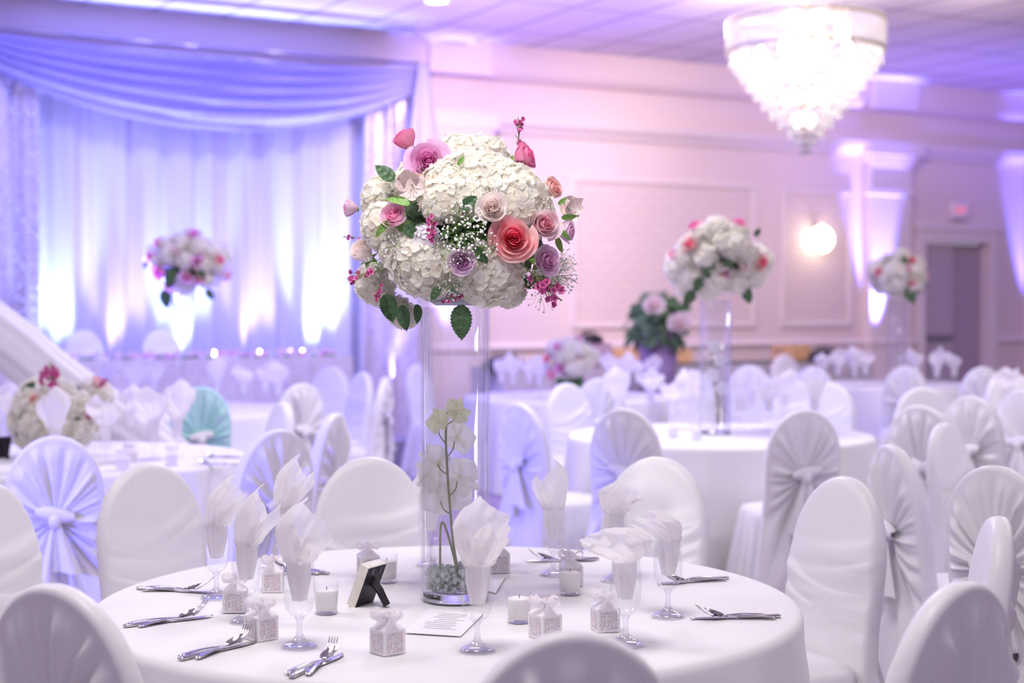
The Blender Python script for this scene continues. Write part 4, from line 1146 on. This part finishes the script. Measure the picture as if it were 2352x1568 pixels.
B3, c3 = back_bouquet('blurred pink and cream bouquet against the blue-lit curtain on the trumpet vase', 432, 603, 11.0, .29, .25,
  [(425, 550, 28), (400, 585, 30), (470, 560, 30), (500, 575, 28), (480, 610, 24), (430, 665, 30), (510, 610, 24), (395, 560, 24), (450, 535, 26), (365, 605, 22), (485, 650, 22), (440, 600, 26)],
  [(455, 545, 17, 'orchid pink'), (382, 628, 18, 'hot pink'), (468, 602, 15, 'orchid pink'), (508, 598, 15, 'coral'), (443, 636, 18, 'pink'), (375, 560, 14, 'peach'), (356, 592, 13, 'hot pink'), (420, 580, 17, 'blush'), (470, 640, 15, 'peach'), (520, 630, 17, 'light pink'), (400, 655, 15, 'peach')],
  [(415, 620, 400, 650), (440, 590, 450, 615), (470, 620, 480, 640), (385, 665, 388, 700), (480, 665, 492, 684), (350, 605, 338, 612), (410, 640, 400, 660)])
B4, c4 = back_bouquet('small far bouquet of cream hydrangeas and pink roses left of the door', 2063, 633, 15.0, .28, .27,
  [(2066, 582, 25), (2035, 620, 26), (2050, 660, 28), (2095, 655, 28), (2025, 665, 20), (2100, 620, 26), (2060, 625, 24), (2020, 640, 20), (2110, 640, 20), (2085, 675, 22)],
  [(2083, 600, 11, 'coral'), (2082, 650, 12, 'coral'), (2012, 625, 11, 'coral'), (2070, 620, 10, 'pink'), (2118, 632, 11, 'light pink')],
  [(2060, 635, 2055, 660), (2070, 660, 2085, 690), (2068, 605, 2062, 590), (2110, 650, 2105, 670)])
B1, c1 = back_bouquet('low cream hydrangea bouquet with magenta sprigs on the left table', 145, 950, 7.7, .25, .20,
  [(70, 915, 44), (150, 890, 46), (200, 920, 40), (95, 970, 44), (40, 970, 38), (165, 975, 48), (215, 985, 46), (120, 930, 40), (60, 1015, 38), (170, 1030, 44), (228, 940, 34), (110, 1010, 40)],
  [(105, 915, 15, 'peach'), (228, 878, 16, 'peach'), (45, 940, 13, 'blush'), (236, 876, 11, 'pink')],
  [(85, 940, 75, 960), (180, 945, 165, 955), (200, 950, 215, 955), (140, 990, 135, 1010), (70, 905, 90, 880)])
for x, y, tx, ty, L in ((128, 905, 115, 830, .15), (95, 888, 100, 855, .08), (205, 965, 212, 915, .10), (225, 890, 250, 868, .06)):
    q = (at(tx, ty, 7.55) - at(x, y, 7.55)).normalized(); xv = q.cross(Vector((0, -1, .1))).normalized(); zv = xv.cross(q)
    st, fl, ey = wax_mesh(int(x), 26); o = fl.build('waxflower', M['waxpink'], B1); o.matrix_local = Matrix.Translation(at(x, y, 7.5) - c1) @ Matrix((xv, q, zv)).transposed().to_4x4() @ Matrix.Diagonal((L,) * 3 + (1,))
    o['label'] = 'magenta waxflower sprig'; st.build('twig', M['stem'], o); ey.build('flower_eye', M['waxdeep'], o)
B5, c5 = back_bouquet('small blurred bouquet with magenta roses low on a far table, right of the main bouquet', 1312, 825, 12.6, .215, .20,
  [(1300, 790, 26), (1330, 800, 28), (1285, 815, 24), (1320, 840, 30), (1355, 830, 22), (1310, 815, 24), (1350, 805, 20)],
  [(1282, 798, 14, 'pink'), (1268, 858, 13, 'hot pink'), (1286, 842, 13, 'orchid pink'), (1258, 822, 12, 'coral'), (1330, 780, 10, 'light pink'), (1325, 822, 10, 'pink')],
  [(1285, 865, 1280, 880), (1310, 868, 1315, 882), (1330, 862, 1335, 876), (1300, 868, 1298, 884)])
# vases for them
def cyl_vase(x, y, zt, r, label):
    V = thing('glass_vase', label, 'vase', (x, y, TOP)); h_ = zt - TOP
    mb = MB(); mb.lathe([(r - .004, 0), (r, .003), (r, h_), (r - .004, h_), (r - .0045, .02), (.0005, .02)], 40); mb.build('cylinder', M['vaseglass'], V)
    mb = MB(); mb.lathe([(.0005, .001), (r - .006, .001), (r - .006, .019), (.0005, .019)], 32); mb.build('base', M['solidglass'], V); return V
V2 = cyl_vase(c2.x - .02, c2.y, at(1642, 688, 9.1).z, .095, 'tall blurred cylinder vase with a white flower inside, right of centre')
mb = MB(); mb.tube([(.02, 0, .03), (0, 0, .25), (-.03, 0, .5)], .004, 6)
O2 = thing('orchid_stem', 'blurred white flower stem inside the second tall vase', 'orchid', V2.location + Vector((0, 0, .02))); mb.build('stem', M['stem'], O2)
for i, (x, z) in enumerate(((.02, .42), (-.02, .33), (.03, .25), (-.01, .5))):
    rr = random.Random(i); mb = MB(); floret(mb, (0, 0, 0), (0, 0, 1), 1, rr, 5, 5, .5); set_flower('orchid_bloom', mb.data('orchid_bloom', M['orchid']), O2, (x, -.02, z), (x * 10, -1, .2), .045)
cyl_vase(c4.x - .01, c4.y, at(2063, 690, 15.0).z, .095, 'far cylinder vase left of the door')
V = thing('trumpet_vase', 'flared trumpet-shaped glass vase catching white light in front of the curtain', 'vase', (c3.x - .04, c3.y, TOP)); zt = at(432, 672, 11.0).z - TOP
mb = MB(); mb.lathe([(.085, 0), (.09, .01), (.05, .04), (.022, .10), (.020, .2), (.026, zt * .5), (.05, zt * .8), (.10, zt), (.096, zt), (.046, zt * .8), (.022, zt * .5), (.001, .22)], 36, cap0=True)
mb.build('body', M['vaseglass'], V)
V = thing('low_bowl', 'low dark bowl under the small pink bouquet', 'bowl', (c5.x, c5.y, TOP)); mb = MB(); zt = at(1312, 872, 12.6).z - TOP
mb.lathe([(.05, 0), (.09, .02), (.11, zt * .6), (.10, zt + .01), (.09, zt * .6), (.001, .02)], 24, cap0=True); mb.build('body', M['leaf'], V)
V = thing('low_bowl', 'low glass bowl under the cream bouquet on the left table', 'bowl', (c1.x, c1.y, TOP)); mb = MB(); zt = c1.z - .13 - TOP
mb.lathe([(.06, 0), (.11, .02), (.14, max(.03, zt)), (.13, max(.03, zt)), (.10, .03), (.001, .02)], 24, cap0=True); mb.build('body', M['vaseglass'], V)
# ---------------------------------------------------------------- diagonal drape at the left
Xd = thing('fabric_swag', 'broad pale satin swag hanging diagonally from upper left behind the cream bouquet', 'drape', (-5.2, 10.0, 0))
pa = [at(-620, 420, 10.0), at(-330, 555, 10.0), at(0, 775, 9.9), at(120, 870, 9.85), at(230, 945, 9.8), at(330, 1010, 9.7), at(420, 1075, 9.6)]
base = Vector((-5.2, 10.0, 0))
pa = smooth([p - base for p in pa], 8)
mb = MB(); n = len(pa)
def sw(u, v):
    i = int(round(v * (n - 1))); p = pa[i]; a = 2 * pi * u
    t = (pa[min(i + 1, n - 1)] - pa[max(i - 1, 0)]).normalized(); up = Vector((0, 1, 0)); b = t.cross(up).normalized()
    w = .20 * (1 - .25 * v); f = 1 + .05 * sin(7 * a + 3 * v) + .02 * sin(13 * a)
    return p + b * (w * f * cos(a)) + up * (.07 * f * sin(a))
mb.grid(90, n, sw, True); mb.build('swag', M['satin'], Xd)
mb = MB(); q = pa[0]; mb.tube([(q.x, q.y, 0), (q.x, q.y, q.z + .25)], .025, 10); mb.lathe([(.18, 0), (.18, .02), (.03, .03)], 20, (q.x, q.y, 0), True); mb.build('post', M['steel'], Xd)
# ---------------------------------------------------------------- buffet along the back wall
gk = mat('dark_green_cloth', (.05, .10, .08), .8)
b0, b1 = s_of(1120, 1), s_of(1960, 1); bz = .86
X = thing('buffet_table', 'long buffet table with dark green cloth along the back wall', 'table', wl((b0 + b1) / 2, 1.0, 0), RZ); hl = (b1 - b0) / 2
mb = MB(); mb.box((0, 0, bz - .02), (2 * hl, .75, .04)); mb.build('tabletop', gk, X, False, bevel=.01)
def sk2(u, v):
    per = [(-hl, .37), (-hl, -.37), (hl, -.37), (hl, .37)]; L = [.74, 2 * hl, .74]; d = u * sum(L); i = 0
    while i < 2 and d > L[i]: d -= L[i]; i += 1
    t = min(1, d / L[i]); a, b = per[i], per[i + 1]; nx, ny = ((-1, 0), (0, -1), (1, 0))[i]; f = .015 * sin(u * 300) * (1 - v) + .008
    return (a[0] + (b[0] - a[0]) * t + nx * f, a[1] + (b[1] - a[1]) * t + ny * f, .005 + bz * v * .99)
mb = MB(); mb.grid(300, 4, sk2); mb.build('skirt', tint(mat('pale_skirt', (.55, .5, .55), .8), (.5, .45, .5), (.6, .56, .6), 6), X)
def onb(px, z=bz, off=1.0): p = wp(px, off, z); return p
wood = tint(mat('honey_wood', (.75, .45, .22), .5), (.68, .38, .17), (.82, .52, .28), 10)
def crate(px, w, hh, d, m, name, label, off=1.0):
    X = thing(name, label, 'box', onb(px, bz, off), RZ); mb = MB(); t = .02
    for c, s in (((0, 0, t / 2), (w, d, t)), ((0, -d / 2 + t / 2, hh / 2), (w, t, hh)), ((0, d / 2 - t / 2, hh / 2), (w, t, hh)), ((-w / 2 + t / 2, 0, hh / 2), (t, d - 2 * t, hh)), ((w / 2 - t / 2, 0, hh / 2), (t, d - 2 * t, hh))): mb.box(c, s)
    mb.build('tray_sides', m, X, False, bevel=.006)
    mb = MB()
    for s in (-1, 1): mb.tube([(s * w / 2, -.06, hh * .7), (s * (w / 2 + .04), -.05, hh * .75), (s * (w / 2 + .04), .05, hh * .75), (s * w / 2, .06, hh * .7)], .008, 6)
    mb.build('handle', M['steel'], X)
crate(1430, .46, .17, .34, wood, 'wooden_crate', 'blurred honey-coloured crate on the buffet left of the dark planter', .75)
crate(1520, .62, .16, .34, wood, 'wooden_crate', 'blurred honey-coloured crate on the buffet behind the second tall vase', .75)
crate(1818, .36, .19, .30, wood, 'wooden_crate', 'blurred honey-coloured crate on the buffet below the wall sconce', .9)
crate(1352, .40, .26, .32, tint(mat('mauve_carton', (.5, .36, .44), .8), (.45, .32, .4), (.56, .42, .5), 5), 'carton', 'mauve carton on the buffet holding a dark bag, above the small pink bouquet', 1.1)
def bag(px, w, hh, label, zoff=0.0, off=1.15):
    X = thing('black_bag', label, 'bag', onb(px, bz + zoff, off), RZ); mb = MB()
    def fn(u, v):
        a = 2 * pi * u; t = v; r = 1 - .25 * t ** 2 + .05 * sin(5 * a); k_ = (1 if t < .999 else .05)
        return (w / 2 * r * cos(a) * k_, .13 * r * sin(a) * k_, hh * t * (1 - .15 * abs(cos(a))) + .0)
    mb.grid(28, 9, fn, True); mb.lathe([(w * .5, .0), (.001, .001)], 28); mb.build('body', M['black'], X)
    mb = MB(); mb.tube(smooth([Vector((-w * .28, 0, hh * .85)), Vector((-w * .15, 0, hh * 1.15)), Vector((w * .15, 0, hh * 1.15)), Vector((w * .28, 0, hh * .85))], 5), .01, 6); mb.build('strap', M['black'], X)
bag(1352, .36, .10, 'dark bag sticking up from the carton above the small pink bouquet', .262, 1.1); bag(1895, .46, .15, 'dark bag on the buffet right of the wall sconce')
bag(1160, .5, .14, 'low dark bundle on the buffet just right of the glass vase')
mb = MB(); mb.lathe([(.07, 0), (.10, .02), (.12, .1), (.07, .15), (.03, .17), (.03, .19), (.001, .19)], 20)
o = mb.build('teal_tureen', mat('blue_grey_glaze', (.32, .42, .46), .3), None, True, wp(1822, .62, bz)); tag(o, 'blue-grey lidded tureen behind the crate below the wall sconce', 'pot')
# planter with peach roses
pp = wp(1512, 1.9, 0)
X = thing('flower_planter', 'dark pedestal planter with two big peach roses and dark foliage before the buffet', 'planter', pp)
zt = at(1512, 760, pp.y).z
mb = MB(); mb.lathe([(.20, 0), (.20, .05), (.16, .1), (.17, zt * .5), (.24, zt), (.20, zt - .02), (.001, zt - .05)], 28, cap0=True); mb.build('pedestal', tint(mat('purple_pedestal', (.30, .20, .36), .4), (.24, .15, .3), (.36, .26, .42), 4), X)
rnd = random.Random(31); mb = MB()
for i in range(420):
    a = rnd.uniform(0, 6.28); r = .30 * sqrt(rnd.random()); p = Vector((r * cos(a), r * sin(a), zt + rnd.uniform(-.12, .36) * (1.1 - r)))
    R = aim((cos(a), sin(a) - .5, rnd.uniform(-.4, 1)), rnd.uniform(0, 6.28)); s = rnd.uniform(.10, .18)
    mb.add([p + R @ (Vector(q) * s) for q in ((0, 0, 0), (.25, .35, .06), (.2, .75, 0), (0, 1.05, -.12), (-.2, .75, 0), (-.25, .35, .06), (0, .4, -.02))], [(0, 1, 6), (1, 2, 6), (2, 3, 6), (3, 4, 6), (4, 5, 6), (5, 0, 6)])
o = mb.build('foliage', M['leaf'], X); o['kind'] = 'stuff'
for x, y, r in ((1500, 702, 26), (1560, 746, 28)):
    p = at(x, y, pp.y - .45) - pp; s = (pp.y) / F; o = set_flower('rose', RLO['blush'], X, p, (0, -1, .3), r * s, x)
    mb = MB(); mb.tube([p + Vector((0, .05, -.03)), p * .6 + Vector((0, 0, zt * .4)), Vector((0, 0, zt - .04))], .012, 6); mb.build('stem', M['stem'], X)
# ---------------------------------------------------------------- chandelier
CY = 14.0; cc = at(1850, 190, CY); k_ = CY / F
X = thing('chandelier', 'large tiered crystal chandelier glowing warm white at upper right', 'chandelier', (cc.x, cc.y, CEIL)); base = Vector(X.location)
def cz(py): return at(1850, py, CY).z - CEIL
crym = bpy.data.materials.new('crystal'); crym.use_nodes = True
N, L = crym.node_tree.nodes, crym.node_tree.links; N.remove(N['Principled BSDF'])
t = N.new('ShaderNodeBsdfTransparent'); g = N.new('ShaderNodeBsdfGlossy'); tr = N.new('ShaderNodeBsdfTranslucent'); a1 = N.new('ShaderNodeMixShader'); a2 = N.new('ShaderNodeMixShader')
t.inputs[0].default_value = (.97, .96, .97, 1); g.inputs['Roughness'].default_value = .12; tr.inputs[0].default_value = (.95, .93, .92, 1)
a1.inputs[0].default_value = .45; a2.inputs[0].default_value = .45
L.new(g.outputs[0], a1.inputs[1]); L.new(tr.outputs[0], a1.inputs[2]); L.new(t.outputs[0], a2.inputs[1]); L.new(a1.outputs[0], a2.inputs[2]); L.new(a2.outputs[0], N['Material Output'].inputs[0])
gold = mat('brass', (.85, .66, .40), .25, 1)
mb = MB(); mb.lathe([(.22, -.001), (.22, -.03), (.05, -.06), (.018, -.07), (.018, cz(40))], 28); mb.build('canopy_rod', gold, X)
R0 = 178 * k_
mb = MB()
for z in (cz(52), cz(118)): mb.lathe([(R0 - .02, z - .012), (R0 + .004, z - .012), (R0 + .004, z + .012), (R0 - .02, z + .012), (R0 - .02, z - .012)], 72)
for i in range(6):
    a = i * pi / 3; mb.tube([(0, 0, cz(44)), (R0 * cos(a) * .98, R0 * sin(a) * .98, cz(52))], .010, 6)
mb.build('frame', gold, X)
def crystals(n, r, z0, z1, w, ball):
    mb = MB()
    for i in range(n):
        a = 2 * pi * i / n; c, s = cos(a), sin(a); vs = []
        for z, q in ((z0, .35), (z0 - .02, 1), (z1 + .02, 1), (z1, .3)):
            for dx, dy in ((-1, -1), (1, -1), (1, 1), (-1, 1)):
                x = r + dx * w * q; y = dy * w * q; vs.append((x * c - y * s, x * s + y * c, z))
        fs = [(j * 4 + m, j * 4 + (m + 1) % 4, j * 4 + 4 + (m + 1) % 4, j * 4 + 4 + m) for j in range(3) for m in range(4)] + [(3, 2, 1, 0), (12, 13, 14, 15)]
        mb.add(vs, fs)
        if ball: mb.ball((r * c, r * s, z1 - ball * .7), ball, 8, 6)
    return mb
crystals(96, R0, cz(44), cz(128), .012, 0).build('crystal_band', crym, X, False)
tiers = [(178, 112, 142), (165, 138, 160), (151, 156, 178), (138, 174, 198), (122, 194, 218), (105, 214, 240), (87, 236, 262), (68, 258, 284), (48, 280, 306), (31, 300, 326), (16, 320, 344)]
for i, (r, y0, y1) in enumerate(tiers):
    r = r * k_ - .035; n = max(6, int(2 * pi * r / .062))
    crystals(n, r, cz(y0), cz(y1), .011, .026).build('crystal_tier', crym, X, True)
bm = emit('chandelier_bulb', (1, .93, .86), 3.6)
rnd = random.Random(2)
for y, r, n in ((125, .42, 8), (170, .30, 6), (225, .18, 5), (275, .07, 3)):
    for i in range(n):
        a = 2 * pi * i / n + y; mb = MB(); mb.ball((r * cos(a), r * sin(a), cz(y)), .05, 10, 8, (1, 1, 1.4)); mb.build('bulb', bm, X)
mb = MB(); mb.tube([(0, 0, cz(44)), (0, 0, cz(320))], .02, 8)
for y, r in ((125, .42), (170, .30), (225, .18), (275, .07)):
    for i in range(6): a = i * pi / 3; mb.tube([(0, 0, cz(y) - .06), (r * cos(a), r * sin(a), cz(y) - .06)], .006, 5)
mb.build('inner_stem', gold, X)

# ---------------------------------------------------------------- light
def light(kind, name, loc, energy, col=(1, 1, 1), size=.2, to=None, **k):
    d = bpy.data.lights.new(name, kind); d.energy = energy; d.color = col
    if kind == 'AREA': d.size = size; d.shape = k.get('shape', 'DISK'); 
    else: d.shadow_soft_size = size
    if kind == 'SPOT': d.spot_size = radians(k.get('angle', 60)); d.spot_blend = k.get('blend', .8)
    o = bpy.data.objects.new(name, d); COL.objects.link(o); o.location = loc
    if to is not None: o.rotation_euler = (Vector(to) - Vector(loc)).to_track_quat('-Z', 'Y').to_euler()
    return o
BLUE = (.10, .10, 1); VIOLET = (.38, .16, 1); CYAN = (.30, .42, 1); WARM = (1, .90, .80)
light('POINT', 'chandelier_light', (cc.x, cc.y, cz(150) + CEIL), 34, WARM, .4)
light('POINT', 'chandelier_top_light', (cc.x, cc.y, CEIL - .3), 60, WARM, .2)
p = ps + NRM * .25; light('POINT', 'sconce_light', p, 2.5, (1, .80, .55), .15)
# added unseen fill lights under the ceiling, without fixtures
for i, (x, y, e) in enumerate(((-3.5, 4.5, 44), (-.3, 2.9, 55), (4.5, 6.0, 50), (-6, 9, 55), (0, 9.0, 82), (5, 11, 72))):
    light('AREA', 'ceiling_fill_light', (x, y, CEIL - .06), e, (1, .95, .93), 1.2, (x, y, 0))
for px, e in ((1150, 520), (1650, 620), (2250, 330)):   # added spots out of view that brighten the wall
    u = (px - 1176) / F; light('SPOT', 'wall_fill_spot', (u * 13.6, 13.6, CEIL - .1), e, (1, .78, .76), .3, wp(px, .0, 2.3), angle=80, blend=.9)
for px in (150, 420, 690, 860):   # added wash on the curtain from unseen spots under the ceiling
    light('SPOT', 'curtain_fill_spot', wl(s_of(px, 2.6), 2.6, 4.40), 150, (.40, .42, 1), .15, wl(s_of(px, .4), .4, 1.9), angle=70, blend=1)
# uplights of the backdrop
for px, e, c in ((125, 420, CYAN), (425, 420, CYAN), (742, 520, CYAN), (-80, 200, BLUE), (280, 190, (.42, .34, 1)), (590, 190, (.42, .34, 1)), (900, 260, BLUE)):
    s = s_of(px, .6); light('SPOT', 'backdrop_uplight', wl(s, .70, .75), e * 1.2, c, .05, wl(s, .44, 2.5), angle=50, blend=.85)
for px, e in ((1040, 1300), (2030, 3000), (2395, 1300)):
    s = s_of(px, .3); light('SPOT', 'pilaster_uplight', wl(s, .37, .75), e, (.15, .14, 1), .04, wl(s, .16, 2.3), angle=28, blend=.7)
# blue and violet washes on the ceiling and wall
for px, off, e, c in ((100, 4.2, 900, (.15, .14, 1)), (600, 4.2, 900, (.16, .15, 1)), (1040, 2.2, 120, VIOLET), (1500, 3.0, 25, (.6, .35, 1)), (2030, 2.0, 90, (.22, .14, 1)), (2395, 2.2, 110, (.24, .12, 1)), (700, 6.5, 140, (.35, .28, 1))):
    s = s_of(px, 1); light('SPOT', 'ceiling_uplight', wl(s, off, 1.1), e * 1.9, c, .3, wl(s, off - .4, CEIL), angle=105, blend=1)
light('SPOT', 'blue_side_uplight', (-4.2, 2.4, 1.5), 1300, BLUE, .15, (-1.75, 6.0, .72), angle=20, blend=.7)
light('SPOT', 'violet_side_uplight', (6.5, 2.4, 1.4), 60, VIOLET, .3, (1.5, 7.5, .8), angle=60, blend=.9)

light('SPOT', 'centrepiece_fill_spot', (-.9, .5, CEIL - .08), 420, (1, .95, .92), .12, BC, angle=11, blend=.8)  # added unseen spot that brightens the bouquet, no fixture
W = bpy.data.worlds.new('World'); S.world = W; W.use_nodes = True
W.node_tree.nodes['Background'].inputs[0].default_value = (.83, .75, 1, 1)
W.node_tree.nodes['Background'].inputs[1].default_value = .44

# ---------------------------------------------------------------- camera
cd = bpy.data.cameras.new('camera'); cam = bpy.data.objects.new('camera', cd); COL.objects.link(cam)
cd.sensor_width = 36; cd.lens = F / 2352 * 36; cam.location = (0, 0, HC); cam.rotation_euler = (pi / 2 - TH, 0, 0)
cd.dof.use_dof = True; cd.dof.focus_distance = 3.78; cd.dof.aperture_fstop = 2.3; cd.dof.aperture_blades = 0
cd.clip_end = 200
S.camera = cam
S.view_settings.view_transform = 'Standard'; S.view_settings.look = 'None'; S.view_settings.gamma = 1; S.view_settings.use_curve_mapping = False
S.view_settings.exposure = 0.46
try:
    c = S.cycles; c.use_denoising = True; c.max_bounces = 8; c.diffuse_bounces = 4; c.glossy_bounces = 4; c.transmission_bounces = 6; c.transparent_max_bounces = 16
    c.sample_clamp_indirect = 4; c.sample_clamp_direct = 0; c.caustics_reflective = False; c.caustics_refractive = False
except Exception: pass
